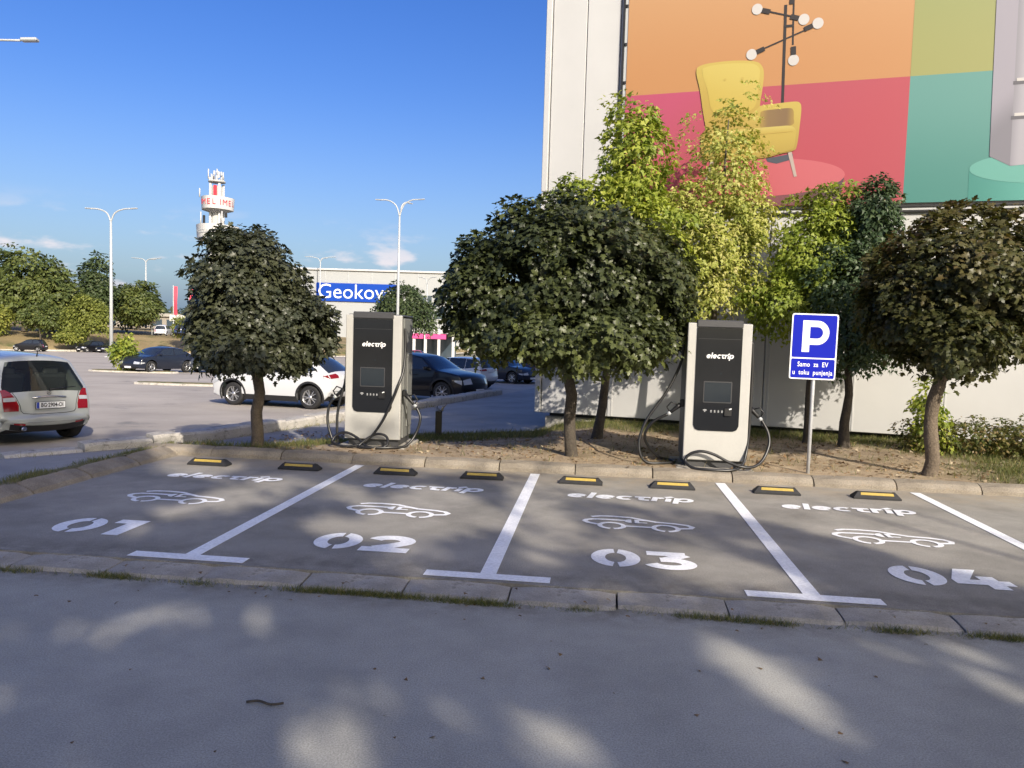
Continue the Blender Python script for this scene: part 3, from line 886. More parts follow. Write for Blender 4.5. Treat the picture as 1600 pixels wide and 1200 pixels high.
# fridge on its round plinth
flat('printed_pedestal', [(7.56, 4.88), (7.57, 4.34), (9.9, 4.34), (9.92, 4.88)][::-1], 1, C_TD)
flat('printed_pedestal', arc(8.74, 4.88, 1.18, .27, 0, 350, 36), 2, C_TL2)
flat('printed_fridge', [(7.76, 9.6), (7.85, 5.08), (8.16, 4.91), (8.09, 9.6)], 3, C_GY)
flat('printed_fridge', [(8.09, 9.6), (8.16, 4.91), (9.4, 5.0), (9.38, 9.6)], 3, C_GL)
for z in (6.27, 5.70):
    bar((8.125, z), (9.38, z + .03), .06, 4, C_GD, 'printed_fridge_gap'); bar((8.17, z + .05), (8.9, z + .06), .05, 5, C_BULB, 'printed_fridge_handle')
# frame and lacing
for z in (4.285, 4.20):
    MB().box((9.3, -.075, z), (15.5, .05, .03)).build('frame_rail', M_TRIM, bn)
MB().box((9.3, -.066, 4.243), (15.4, .012, .05)).build('lacing_strip', M_WHITE, bn)
MB().box((1.535, -.075, 8.6), (.04, .05, 8.85)).build('frame_rail', M_TRIM, bn)
MB().box((1.588, -.066, 8.6), (.06, .012, 8.6)).build('lacing_strip', M_LAMP, bn)
for k in range(11):
    MB().box((1.585, -.083, 4.6 + .72 * k), (.05, .02, .06), bev=.008).build('frame_clip', M_TRIM, bn)
for k in range(20):
    MB().box((2.1 + .74 * k, -.083, 4.243), (.06, .02, .045), bev=.008).build('frame_clip', M_TRIM, bn)
# ================================================================== VEGETATION
_half = [(-.03, .30), (.17, .24), (.42, .55), (.52, .20), (.70, .26)]
MAPLE_V = [(.30, 0, .03)] + [(x, y, -.22 * abs(y)) for x, y in _half] + [(1.0, 0, -.12)] + [(x, -y, -.22 * abs(y)) for x, y in _half[::-1]]
MAPLE_F = [[0, i, i + 1] for i in range(1, 11)] + [[0, 11, 1]]
STAR_V = [(.35, 0, .02), (0, .05, 0), (.12, .42, -.12), (.48, .18, -.03), (1.0, 0, -.15), (.48, -.18, -.03), (.12, -.42, -.12), (0, -.05, 0)]
STAR_F = [[0, i, i + 1] for i in range(1, 7)] + [[0, 7, 1]]
DIA_V = [(0, 0, 0), (.45, .30, -.06), (1, 0, -.1), (.45, -.30, -.06)]
DIA_F = [[0, 1, 2], [0, 2, 3]]

def unit(a):
    return a / np.maximum(np.linalg.norm(a, axis=1, keepdims=True), 1e-9)
def leaf_object(name, C, Nn, A, size, tint, shape, m, parent=None, kind=None):
    V, F = shape
    n = len(C)
    Nn = unit(Nn)
    A = unit(A - Nn * np.sum(A * Nn, axis=1, keepdims=True))
    B = np.cross(Nn, A)
    V = np.array(V, dtype=np.float32)
    P = C[:, None, :] + size[:, None, None] * (V[None, :, 0:1] * A[:, None, :] + V[None, :, 1:2] * B[:, None, :] + V[None, :, 2:3] * Nn[:, None, :])
    k = len(V)
    F = np.array(F, dtype=np.int32)
    faces = (F[None] + (np.arange(n) * k)[:, None, None]).reshape(-1, F.shape[1])
    me = bpy.data.meshes.new(name)
    me.vertices.add(n * k)
    me.vertices.foreach_set('co', P.reshape(-1).astype(np.float32))
    nf = len(faces)
    me.loops.add(nf * F.shape[1])
    me.loops.foreach_set('vertex_index', faces.reshape(-1))
    me.polygons.add(nf)
    me.polygons.foreach_set('loop_start', np.arange(nf, dtype=np.int32) * F.shape[1])
    me.polygons.foreach_set('loop_total', np.full(nf, F.shape[1], dtype=np.int32))
    me.update(calc_edges=True)
    at = me.attributes.new('tint', 'FLOAT', 'FACE')
    at.data.foreach_set('value', np.repeat(np.clip(tint, 0, 1), len(F)).astype(np.float32))
    me.materials.append(m)
    o = bpy.data.objects.new(name, me)
    link(o, parent)
    if kind: o['kind'] = kind
    return o
def lump(d, s):
    return (np.sin(d[:, 0] * 5.1 + s) * np.sin(d[:, 1] * 4.3 + 2 * s) + np.sin(d[:, 2] * 6.2 + 3 * s + d[:, 0] * 3)) * .5
def crown_leaves(ells, sprays, per, spray_r, leaf, shell=(.55, 1.0), lumps=.12, flat=.45, droop=.45, up=.55, seed=1, under=1.0, ragged=0.0, holes=0.0):
    """ells: list of (centre, radii, weight). Leaves sit on drooping sprays spread through the outer part of the ellipsoids."""
    g = np.random.default_rng(seed)
    w = np.array([e[2] for e in ells], float); w /= w.sum()
    pick = g.choice(len(ells), size=sprays, p=w)
    d = unit(g.normal(size=(sprays, 3)))
    low = d[:, 2] < -.3
    d[low & (g.random(sprays) > under), 2] *= -1
    cen = np.array([e[0] for e in ells], float)[pick]; rad_ = np.array([e[1] for e in ells], float)[pick]
    rr = (shell[0] + (shell[1] - shell[0]) * np.sqrt(g.random(sprays))) * (1 + lumps * lump(d, seed))
    rr = rr * (1 + np.clip(g.normal(size=sprays), -1.5, 2.2) * ragged)
    sc = cen + d * rad_ * rr[:, None]
    out = unit(d / rad_)
    if holes:
        hn = np.sin(sc[:, 0] * 4.7 + seed) * np.sin(sc[:, 2] * 5.6 + 1.3 * seed) + .7 * np.sin(sc[:, 1] * 5.1 + sc[:, 0] * 2.3 + seed)
        kp = ~((hn < -holes) & (rr > .78))
        sc, out = sc[kp], out[kp]
        sprays = len(sc)
    t_s = g.random(sprays)
    C, Nn, A, S, T = [], [], [], [], []
    idx = np.repeat(np.arange(sprays), per)
    n = len(idx)
    axis = unit(out[idx] * up + np.array([0, 0, 1.0]) * (1 - up) + g.normal(size=(n, 3)) * .12)
    q = g.normal(size=(n, 3)); q = unit(q - axis * np.sum(q * axis, axis=1, keepdims=True))
    rad2 = spray_r * np.sqrt(g.random(n)) * (.6 + .8 * t_s[idx])
    C = sc[idx] + q * rad2[:, None] - axis * (rad2[:, None] ** 2 / max(spray_r, .01)) * flat + g.normal(size=(n, 3)) * spray_r * .13
    Nn = axis + g.normal(size=(n, 3)) * .42
    A = q * .8 + out[idx] * .5 + np.array([0, 0, -1.0]) * droop + g.normal(size=(n, 3)) * .3
    S = leaf * (.65 + .6 * g.random(n))
    T = .62 * t_s[idx] + .38 * g.random(n)
    return C, Nn, A, S, T
def trunk_mesh(base, top, r0, r1, limbs=(), bend=.06, seed=0, flare=1.35):
    g = random.Random(seed)
    mb = MB()
    b = Vector(base); t = Vector(top)
    pts, rs = [], []
    n = 9
    for i in range(n):
        f = i / (n - 1)
        p = b.lerp(t, f) + Vector((g.uniform(-1, 1), g.uniform(-1, 1), 0)) * bend * math.sin(math.pi * f)
        pts.append(p); rs.append((r0 + (r1 - r0) * f) * (flare if i == 0 else 1) * g.uniform(.94, 1.06))
    pts.insert(1, b.lerp(t, .04)); rs.insert(1, r0 * 1.08)
    mb.tube(smooth_path(pts, 2), list(np.interp(np.linspace(0, len(rs) - 1, 2 * (len(pts) - 1) + 1), range(len(rs)), rs)), 10)
    for (f, tip, r) in limbs:
        p = b.lerp(t, f)
        tip = Vector(tip)
        mid = p.lerp(tip, .5) + Vector((g.uniform(-.1, .1), g.uniform(-.1, .1), .1)) * (tip - p).length * .5
        sp = smooth_path([p, mid, tip], 4)
        mb.tube(sp, list(np.linspace(r, r * .3, len(sp))), 6)
    return mb
def make_tree(name, label, base, ells, m, bark, sprays, per, spray_r, leaf, shape, trunk=(.1, .06), ztop=None, group=None, seed=1, tint_fn=None, cat='tree', under=1.0, shell=(.55, 1.0), lumps=.12, keep=None, nlimbs=6, top_xy=None, **kw):
    root = empty(name, base, label=label, cat=cat, group=group)
    E0 = [(np.array(c) - np.array(base), r, w) for c, r, w in ells]
    c0 = E0[0][0]
    zt = ztop - base[2] if ztop else c0[2]
    txy = top_xy if top_xy else (c0[0] * .8, c0[1] * .8)
    g = random.Random(seed)
    limbs = []
    for k in range(nlimbs):
        e = E0[g.randrange(len(E0))]
        a = g.uniform(0, 6.28)
        tip = (e[0][0] + math.cos(a) * e[1][0] * .6, e[0][1] + math.sin(a) * e[1][1] * .6, e[0][2] + g.uniform(-.1, .6) * e[1][2])
        limbs.append((g.uniform(.6, .98), tip, trunk[1] * .55))
    trunk_mesh((0, 0, -.05), (txy[0], txy[1], zt), trunk[0], trunk[1], limbs, seed=seed, bend=trunk[0] * .7).build('trunk', bark, root)
    C, Nn, A, S, T = crown_leaves(E0, sprays, per, spray_r, leaf, seed=seed, under=under, shell=shell, lumps=lumps, **kw)
    if tint_fn is not None:
        T = tint_fn(C, T, np.random.default_rng(seed + 50))
    if keep is not None:
        k = keep(C + np.array(base))
        C, Nn, A, S, T = C[k], Nn[k], A[k], S[k], T[k]
    leaf_object('crown', C, Nn, A, S, T, shape, m, root)
    return root

L_MAPLE = leaf_mat('dark maple leaves', [(.032, .040, .025), (.048, .057, .032), (.058, .064, .037), (.072, .079, .041), (.088, .095, .046)], trans=.2, rough=.42, spec=.45)
L_MAPLE2 = leaf_mat('olive maple leaves', [(.025, .034, .015), (.044, .056, .022), (.070, .084, .029), (.108, .127, .038), (.18, .20, .048)], trans=.24, rough=.42, spec=.45)
L_RUST = leaf_mat('turning maple leaves', [(.035, .042, .016), (.060, .066, .022), (.095, .085, .028), (.125, .075, .030), (.17, .065, .03)], trans=.24, rough=.45, spec=.4)
L_YELLOW = leaf_mat('yellowing leaves', [(.16, .20, .04), (.27, .31, .065), (.37, .39, .095), (.44, .43, .13), (.48, .43, .18)], trans=.35, rough=.5)
L_LIME2 = leaf_mat('yellow lime leaves', [(.12, .17, .03), (.22, .28, .042), (.34, .38, .06), (.46, .46, .10)], trans=.35, rough=.5)
L_LIME = leaf_mat('lime leaves', [(.10, .145, .026), (.19, .245, .038), (.32, .36, .055), (.45, .46, .09)], trans=.35, rough=.5)
L_DEEP = leaf_mat('deep green leaves', [(.028, .05, .026), (.048, .08, .038), (.07, .105, .048), (.10, .14, .05)], trans=.25, rough=.45)
L_FAR = leaf_mat('far tree leaves', [(.045, .065, .020), (.075, .10, .028), (.11, .135, .035), (.16, .17, .045)], trans=.25, rough=.55)
L_FARD = leaf_mat('far dark leaves', [(.025, .042, .018), (.04, .062, .025), (.06, .085, .03), (.085, .11, .035)], trans=.2, rough=.55)
L_FARY = leaf_mat('far light leaves', [(.10, .13, .03), (.16, .185, .04), (.22, .235, .05), (.29, .28, .06)], trans=.3, rough=.55)
L_HEDGE = leaf_mat('hedge leaves', [(.045, .062, .018), (.075, .095, .024), (.12, .125, .032), (.17, .13, .045), (.19, .12, .05)], trans=.25, rough=.5)
L_GRASS = leaf_mat('grass blades', [(.055, .085, .022), (.085, .115, .030), (.14, .15, .045), (.24, .21, .09), (.33, .27, .14)], trans=.25, rough=.6)

MAPLE = (MAPLE_V, MAPLE_F); STAR = (STAR_V, STAR_F); DIA = (DIA_V, DIA_F)
def pz(x, y):
    u, v = to_uv(x, y)
    return island_z(u, max(v, 4.57))
# --- three clipped maples in front
_b = (-3.604, 10.882, .14)
make_tree('maple_tree', 'clipped dark round maple left of the charging cabinets, in front of the white crossover', _b,
          [((-3.76, 10.95, 2.24), (.82, .86, .94), 1.0), ((-3.14, 10.88, 1.84), (.62, .64, .52), .55), ((-4.12, 10.9, 1.78), (.44, .56, .42), .25), ((-3.93, 10.95, 2.95), (.42, .42, .33), .2), ((-3.6, 10.5, 1.58), (.72, .80, .34), .3)],
          L_MAPLE, M_BARK, 980, 34, .165, .076, MAPLE, trunk=(.085, .06), ztop=2.3, seed=11, shell=(.55, 1.02), lumps=.15, ragged=.03, holes=.6, top_xy=(.03, .02), group='clipped round maples')
_b = (.867, 10.74, .14)
make_tree('maple_tree', 'largest clipped round maple, between the two charging cabinets', _b,
          [((.70, 10.8, 2.70), (1.40, 1.36, 1.14), 1.0), ((-.30, 10.75, 2.40), (.72, .8, .86), .5), ((1.76, 10.75, 2.56), (.70, .86, 1.0), .5), ((.85, 10.3, 1.88), (1.22, 1.2, .48), .55)],
          L_MAPLE2, M_BARKD, 1550, 34, .20, .083, MAPLE, trunk=(.088, .065), ztop=2.6, seed=12, shell=(.55, 1.02), lumps=.15, ragged=.03, holes=.6, tint_fn=lambda C, T, g: np.clip(T * .72 + .34 * np.clip((2.0 - C[:, 2]) / 1.0, -.15, 1), 0, 1), top_xy=(-.10, .03), group='clipped round maples')
def _rust(C, T, g):
    return np.clip(T * .55 + np.clip((C[:, 2] - 1.6) / 2.2, 0, 1) * .30 + .12 * lump(unit(C), 4.0), 0, 1)
_b = (5.512, 10.014, .14)
make_tree('maple_tree', 'reddish brown clipped maple at the right, right of the blue parking sign', _b,
          [((5.80, 10.1, 2.66), (1.10, 1.1, 1.02), 1.0), ((5.10, 10.05, 2.46), (.50, .7, .66), .3), ((6.35, 10.1, 2.4), (.68, .8, .72), .3), ((5.55, 9.7, 2.0), (.75, .85, .44), .3)],
          L_RUST, M_BARK, 960, 34, .185, .080, MAPLE, trunk=(.092, .07), ztop=2.3, seed=13, shell=(.55, 1.02), lumps=.15, ragged=.035, holes=.6, tint_fn=_rust, top_xy=(.06, .02), group='clipped round maples')
# --- trees between island and warehouse
_b = (1.434, 12.74, .12)
make_tree('maple_tree', 'tall lime green tree by the warehouse corner behind the largest clipped maple', _b,
          [((1.90, 12.85, 4.75), (.62, .6, 1.05), .8), ((1.15, 12.8, 4.05), (.72, .6, .50), .45), ((.85, 12.8, 3.75), (.42, .5, .42), .2), ((1.95, 12.85, 3.5), (1.05, .8, 1.0), .9), ((1.3, 12.8, 3.0), (1.0, .8, .8), .5), ((1.75, 12.75, 2.15), (1.15, .7, .55), .55)],
          L_LIME, M_BARKD, 640, 26, .19, .092, STAR, trunk=(.085, .015), ztop=5.0, seed=14, shell=(.35, 1.05), lumps=.25, droop=.8, top_xy=(.45, .05), group='unclipped trees along the warehouse wall')
_b = (3.30, 13.35, .14)
make_tree('maple_tree', 'tallest yellow tree with thin top in front of the printed armchair', _b,
          [((3.60, 13.35, 4.55), (.74, .6, 1.45), .55), ((3.20, 13.3, 3.15), (1.15, .8, 1.1), 1.0), ((2.85, 13.3, 4.0), (.50, .5, .6), .2), ((4.0, 13.3, 3.9), (.45, .5, .7), .18)],
          L_YELLOW, M_BARKD, 760, 22, .16, .074, STAR, trunk=(.08, .010), ztop=5.6, seed=15, shell=(.25, 1.08), lumps=.28, droop=.7, top_xy=(.25, 0), group='unclipped trees along the warehouse wall')
_b = (5.0, 12.95, .15)
make_tree('maple_tree', 'yellow green tree directly behind the blue parking sign', _b,
          [((5.05, 13.0, 3.3), (.74, .65, .95), 1.0), ((5.3, 13.0, 4.05), (.42, .45, .55), .3), ((4.6, 13.0, 2.55), (.85, .6, .62), .6)],
          L_LIME2, M_BARKD, 560, 24, .17, .078, STAR, trunk=(.05, .012), ztop=3.4, seed=16, shell=(.3, 1.08), lumps=.22, droop=.9, group='unclipped trees along the warehouse wall',
          tint_fn=lambda C, T, g: T * .75)
_b = (5.502, 12.62, .15)
make_tree('maple_tree', 'deep green tree with dark trunk between parking sign and reddish maple', _b,
          [((5.50, 12.6, 2.55), (.88, .75, 1.12), 1.0), ((5.78, 12.6, 3.85), (.40, .4, .72), .4), ((6.05, 12.6, 2.4), (.62, .6, .8), .4)],
          L_DEEP, M_BARKD, 760, 26, .18, .078, STAR, trunk=(.085, .015), ztop=3.8, seed=17, shell=(.3, 1.06), lumps=.2, droop=.9, top_xy=(.05, 0), group='unclipped trees along the warehouse wall')

# --- hedge and shrub at the right
def bush(name, label, base, ells, m, sprays, per, spray_r, leaf, seed, cat='shrub', group=None, shape=DIA, **kw):
    root = empty(name, base, label=label, cat=cat, group=group)
    E0 = [(np.array(c) - np.array(base), r, w) for c, r, w in ells]
    g = random.Random(seed)
    for k in range(5):
        mb = MB()
        e = E0[g.randrange(len(E0))]
        tip = (e[0][0] + g.uniform(-.5, .5) * e[1][0], e[0][1] + g.uniform(-.5, .5) * e[1][1], e[0][2] + g.uniform(0, .7) * e[1][2])
        mb.tube(smooth_path([(g.uniform(-.1, .1) * e[1][0] + e[0][0] * .5, g.uniform(-.05, .05), -.08), (tip[0] * .6, tip[1] * .6, tip[2] * .5), tip], 3), .02 * max(1, spray_r * 2), 5)
        mb.build('stem', M_BARKD, root)
    C, Nn, A, S, T = crown_leaves(E0, sprays, per, spray_r, leaf, seed=seed, shell=(.3, 1.02), **kw)
    ok = C[:, 2] > -.02
    leaf_object('foliage', C[ok], Nn[ok], A[ok], S[ok], T[ok], shape, m, root)
    return root
_hx = [(6.75 + .62 * k, 12.35 - .205 * k, .50) for k in range(9)]
bush('hedge', 'low clipped hedge with reddish tips along the warehouse wall at the right', (7.4, 12.1, .15), [((x, y, .42), (.50, .45, .38), 1) for x, y, _ in _hx], L_HEDGE, 900, 22, .13, .06, 21, cat='hedge', lumps=.15)
bush('shrub', 'thin upright shrub rising behind the trunk of the reddish maple', (6.62, 12.15, .15), [((6.62, 12.15, .85), (.28, .25, .55), 1.0), ((6.70, 12.15, .5), (.36, .3, .35), .7)], L_LIME, 90, 14, .13, .075, 22, lumps=.25, droop=.8)

# --- grass, weeds and litter
GRASS_V = [(-.035, 0, 0), (.035, 0, 0), (.026, .10, .55), (-.018, .12, .58), (.0, .38, 1.0)]
GRASS_F3 = [[0, 1, 2], [0, 2, 3], [3, 2, 4]]
def grass_object(name, P, h, m, label, lean=.45, dry=.0, wide=1.0):
    n = len(P)
    a = rng.random(n) * 2 * np.pi
    A = np.stack([np.cos(a), np.sin(a), np.zeros(n)], 1)
    Nz = np.stack([rng.normal(size=n) * lean, rng.normal(size=n) * lean, np.ones(n)], 1)
    S = h * (.45 + .9 * rng.random(n))
    T = np.clip(rng.normal(.35 + dry, .24, n), 0, 1)
    V = [(x * wide, y, z) for x, y, z in GRASS_V]
    o = leaf_object(name, P, Nz, A, S, T, (V, GRASS_F3), m)
    return tag(o, label, kind='stuff')
def scatter(n, fn, u0, u1, v0, v1, zf):
    out = []
    while len(out) < n:
        u = random.uniform(u0, u1); v = random.uniform(v0, v1)
        if random.random() < fn(u, v):
            x, y, _ = uv(u, v); out.append((x, y, zf(u, v)))
    return np.array(out)
def _gfn(u, v):
    vb = back_v(u)
    if v > vb - .04: return 0
    gq = grassy(u, v)
    return (gq ** 2 + .09 * max(0, bump2(u * 5.3, v * 4.1 + 2))) * (.55 + .45 * bump2(u * 3.1, v * 2.7 + 1))
grass_object('island_grass', scatter(36000, _gfn, -2.7, 11, 4.6, 10.2, lambda u, v: island_z(u, v) - .01), .095, L_GRASS, 'patchy grass growing at the back of the planted island', dry=.12)
def _vfn(u, v):
    left = -3.17 + .24 * (v - 1.85) / 3.1
    return (1.0 if left < u < -2.86 else 0.0) * (.35 + .5 * bump2(u * 4, v * 2.3))
grass_object('verge_grass', scatter(5200, _vfn, -3.4, -2.85, -.2, 4.8, lambda u, v: .145), .055, L_GRASS, 'short grass on the narrow strip beside the side kerb', dry=.15)
def _kfn(u, v):
    d = abs(v + .435 + .012 * math.sin(u * 3.1))
    return max(0, 1 - d / .055) * max(.04, min(1, .35 + .9 * bump2(u * 1.3 + 2, 3.0) + .5 * math.sin(u * 7) * math.sin(u * 2.3)))
grass_object('kerb_weeds', scatter(15000, _kfn, -3.5, 7.5, -.56, -.34, lambda u, v: -.004), .046, L_GRASS, 'low weeds growing in the joint between road and front kerb', dry=.14, lean=.8)
def _pfn(u, v):
    return .4 + .5 * bump2(u * 2, v * 2)
_lw = []
for x, y, a in along(KERB_LINE[:5], .02):
    for _ in range(3):
        if random.random() < .3 + .5 * bump2(x * 2, y * 2):
            d = abs(random.gauss(0, .10)) + .02
            _lw.append((x + d * math.sin(a), y - d * math.cos(a), path_z(x, y)))
grass_object('barrier_weeds', np.array(_lw), .09, L_GRASS, 'dry weeds along the foot of the tall barrier kerb', dry=.3, lean=.7)
# leaf litter and crumbs on the soil
_P = scatter(2800, lambda u, v: .75 if v > 4.62 else .1, -2.6, 9.5, 4.45, 8.6, lambda u, v: (island_z(u, max(v, 4.57)) + .012))
L_LITTER = leaf_mat('dry leaf litter', [(.10, .06, .03), (.19, .12, .06), (.30, .21, .12), (.42, .36, .26)], trans=.1, rough=.8)
tag(leaf_object('leaf_litter', _P, np.array([0, 0, 1.0]) + rng.normal(size=(len(_P), 3)) * .35, rng.normal(size=(len(_P), 3)), .035 + .05 * rng.random(len(_P)), rng.random(len(_P)), STAR, L_LITTER), 'dry fallen leaves and crumbs lying on the island soil', kind='stuff')
_P = scatter(130, lambda u, v: 1.0 if (v > -.62 and v < -.3) or random.random() < .12 else 0, -3, 7, -2.6, -.1, lambda u, v: .004 if v < -.4 else .055)
tag(leaf_object('road_litter', _P, np.array([0, 0, 1.0]) + rng.normal(size=(len(_P), 3)) * .25, rng.normal(size=(len(_P), 3)), .015 + .03 * rng.random(len(_P)), rng.random(len(_P)) * .5, STAR, L_LITTER), 'small crumbs and leaf bits along the front kerb and road', kind='stuff')
MB().tube(smooth_path([(-.09, 0, 0), (-.03, .006, .008), (.04, -.008, .004), (.10, .006, .01)], 4), [.006] * 13, 6).build('twig', M_BARKD, None, loc=(-1.17, 3.66, .008), rz=-.15)
tag(bpy.data.objects['twig'], 'short dark twig lying alone on the grey road', 'twig')

# --- tall trees behind the camera: they shade road and bays, crowns gapped to place the sun patches
LIT = [(-2.34,4.64,.29,.16,.12,-.22,.9),(-1.75,4.9,.37,-.06,.1,-.3,1.),(-1.21,3.67,.19,.01,.08,-.23,.8),(-.7,3.78,.13,.01,.05,-.28,.6),(-.73,3.36,.17,-.09,.01,-.37,.8),(-.29,3.77,.18,.01,.01,-.12,.35),(.18,3.52,.09,.16,.14,-.33,.9),(1.41,4.22,.14,.25,.2,-.49,1.),(2.78,4.38,.2,.25,.08,-.41,.9),(-2.98,4.5,.11,.01,.1,-.16,.6),(-2.45,3.67,.1,-.02,.15,-.26,.7),(-1.78,3.18,.11,.08,.1,-.14,.7),(-2.92,8.29,.26,.47,.25,-.62,.9),(-3.31,7.16,.1,.26,.15,-.28,.9),(-2.74,8.91,.29,.04,.11,-.37,.6),(-4.11,9.86,.31,.05,.27,-.63,.9),(-1.17,7.18,.65,.08,.08,-.48,1.),(-.76,7.89,.48,-.22,.06,-.87,1.),(-1.79,8.5,.36,-.22,.07,-.4,.6),(-.82,6.16,.23,.02,.05,-.39,.6),(-1.78,7.17,.23,.03,.07,-.29,.8),(.23,8.29,.29,-.15,-.03,-.51,.8),(.3,6.82,.27,-.06,-.04,-.7,.8),(.26,7.42,.25,.03,-.01,-.26,.5),(1.67,9.72,.56,-.07,-.11,-.62,.8),(.8,9.06,.44,-.13,-.04,-.38,.4),(1.25,6.48,.4,-.06,-.06,-.28,.8),(1.75,5.95,.36,-.21,-.11,-.33,1.),(1.4,6.16,.3,-.06,-.05,-.21,.5),(.91,5.56,.27,-.05,-.04,-.21,.4),(-1.85,11.24,.55,.1,.1,-.59,.8),(-3.09,11.63,.42,.08,.13,-.5,.7),(-4.89,10.97,.25,.05,.3,-.67,.9),(-.84,10.42,.43,.08,.03,-.35,.6)]
SUNPOLY = [(1.422,10.333),(4.008,10.517),(7.385,9.717),(4.095,5.303),(3.904,5.695),(3.475,5.962),(3.087,6.805),(2.61,7.622),(1.964,8.165),(1.532,8.457),(1.25,9.016)]
_gd = random.Random(41)
for _k in range(24):
    _x, _y, _z = uv(_gd.uniform(-2.5, 5.2), _gd.uniform(.2, 4.2)) if _k < 22 else uv(_gd.uniform(-1.5, 5.0), _gd.uniform(-2.4, -.5))
    _a = _gd.uniform(.05, .15)
    LIT.append((_x, _y, _a, .02, -_a * .3, _a * _gd.uniform(1.2, 2.4), _gd.uniform(.5, .8)))
def open_to_sun(P):
    """which leaves at P would shade a spot that lies in the sun: gaps in the crowns"""
    t = P[:, 2] / to_sun.z
    X = P[:, 0] - to_sun.x * t; Y = P[:, 1] - to_sun.y * t
    dx, dy = X - UO.x, Y - UO.y
    U = dx * UA.x + dy * UA.y; V = dx * UB.x + dy * UB.y
    g = np.random.default_rng(5)
    rnd = g.random(len(P))
    lit = np.zeros(len(P), bool)
    ins = np.zeros(len(P), bool)
    n = len(SUNPOLY)
    for i in range(n):
        x0, y0 = SUNPOLY[i]; x1, y1 = SUNPOLY[(i + 1) % n]
        c = ((y0 > Y) != (y1 > Y)) & (X < (x1 - x0) * (Y - y0) / (y1 - y0 + 1e-9) + x0)
        ins ^= c
    lit |= ins
    lit |= (U >= .55) & (V > 4.62)
    lit |= (U < .55) & (U > -5.2) & (V > 6.2)
    lit |= (U <= -5.2) & (V > 10.2)
    for cx, cy, ax, ay, bx, by, s in LIT:
        det = ax * by - ay * bx
        ex = X - cx; ey = Y - cy
        a = (ex * by - ey * bx) / det; b = (ax * ey - ay * ex) / det
        r = np.sqrt(a * a + b * b)
        s = max(s, .85)
        pad = (.13 if cy < 5.2 else .20) if abs(ax * by - ay * bx) > .035 else .07
        lit |= (r < 1.0 + pad / np.sqrt(abs(det))) & (rnd < s * 1.1)
    return ~lit
L_SHADE = leaf_mat('street tree leaves', [(.03, .05, .02), (.05, .075, .026), (.08, .10, .03)], trans=.12)
for k, (x, y, zc, rz_) in enumerate([(-8.6, -10.2, 8.6, 3.8), (-5.0, -10.8, 8.6, 3.8), (-1.6, -10.0, 9.8, 5.2), (1.9, -10.6, 10.0, 5.4), (5.4, -9.9, 9.6, 5.0), (9.0, -10.5, 8.4, 3.7), (12.6, -9.9, 8.2, 3.6), (16.2, -10.5, 8.3, 3.6), (19.6, -10.0, 8.2, 3.5)]):
    make_tree('street_tree', 'tall unseen street tree across the road, crown gapped to cast dappled shade', (x, y, 0), [((x, y, zc), (3.3, 2.4, rz_), 1)], L_SHADE, M_BARKD, int(175 * rz_), 26, .55, .25, DIA,
              trunk=(.22, .12), seed=60 + k, shell=(.1, 1.0), keep=open_to_sun, group='tall street trees across the road', cat='tree')
# ================================================================== CHARGING CABINETS
M_SHELL = mat('cream shell', (.435, .43, .405), 0.42, var=.06, vscale=2.5, fine=.02, fscale=40)
M_SIDE = mat('grey side cladding', (.19, .195, .185), 0.5, var=.03)
M_PANEL = mat('dark front panel', (.014, .015, .017), 0.07, spec=.4, var=.1, vscale=3)
M_SCREEN = mat('screen glass', (.016, .022, .028), 0.06, spec=.7)
M_BEZEL = mat('screen bezel', (.05, .05, .053), 0.35)
M_CABLE = mat('cable rubber', (.013, .013, .014), 0.38, spec=.6)
M_LOGO = mat('white lettering', (.80, .80, .80), 0.4)
FRONT = Matrix(((1, 0, 0, 0), (0, 0, -1, 0), (0, 1, 0, 0), (0, 0, 0, 1)))       # (a,b,c) -> (x=a, z=b, y=-c)
def connector(mb, tip, root_, side):
    """charging plug: grip tube, hooked guard and a pale collar; root_ is where the cable enters"""
    a = Vector(root_); b = Vector(tip)
    d = (b - a).normalized()
    mb.tube([a, a.lerp(b, .35), a.lerp(b, .7), b], [.020, .024, .030, .034], 8, 0)
    up = Vector((0, 0, 1)); n = (up - d * up.dot(d)).normalized()
    mb.tube([a.lerp(b, .12) + n * .02, a.lerp(b, .18) + n * .085, a.lerp(b, .62) + n * .10, a.lerp(b, .80) + n * .03], .0105, 6, 0)
    mb.tube([a - d * .02, a + d * .025], .027, 8, 1)
    mb.box(b + d * .03, (.06, .09, .10), 0, bev=.015)
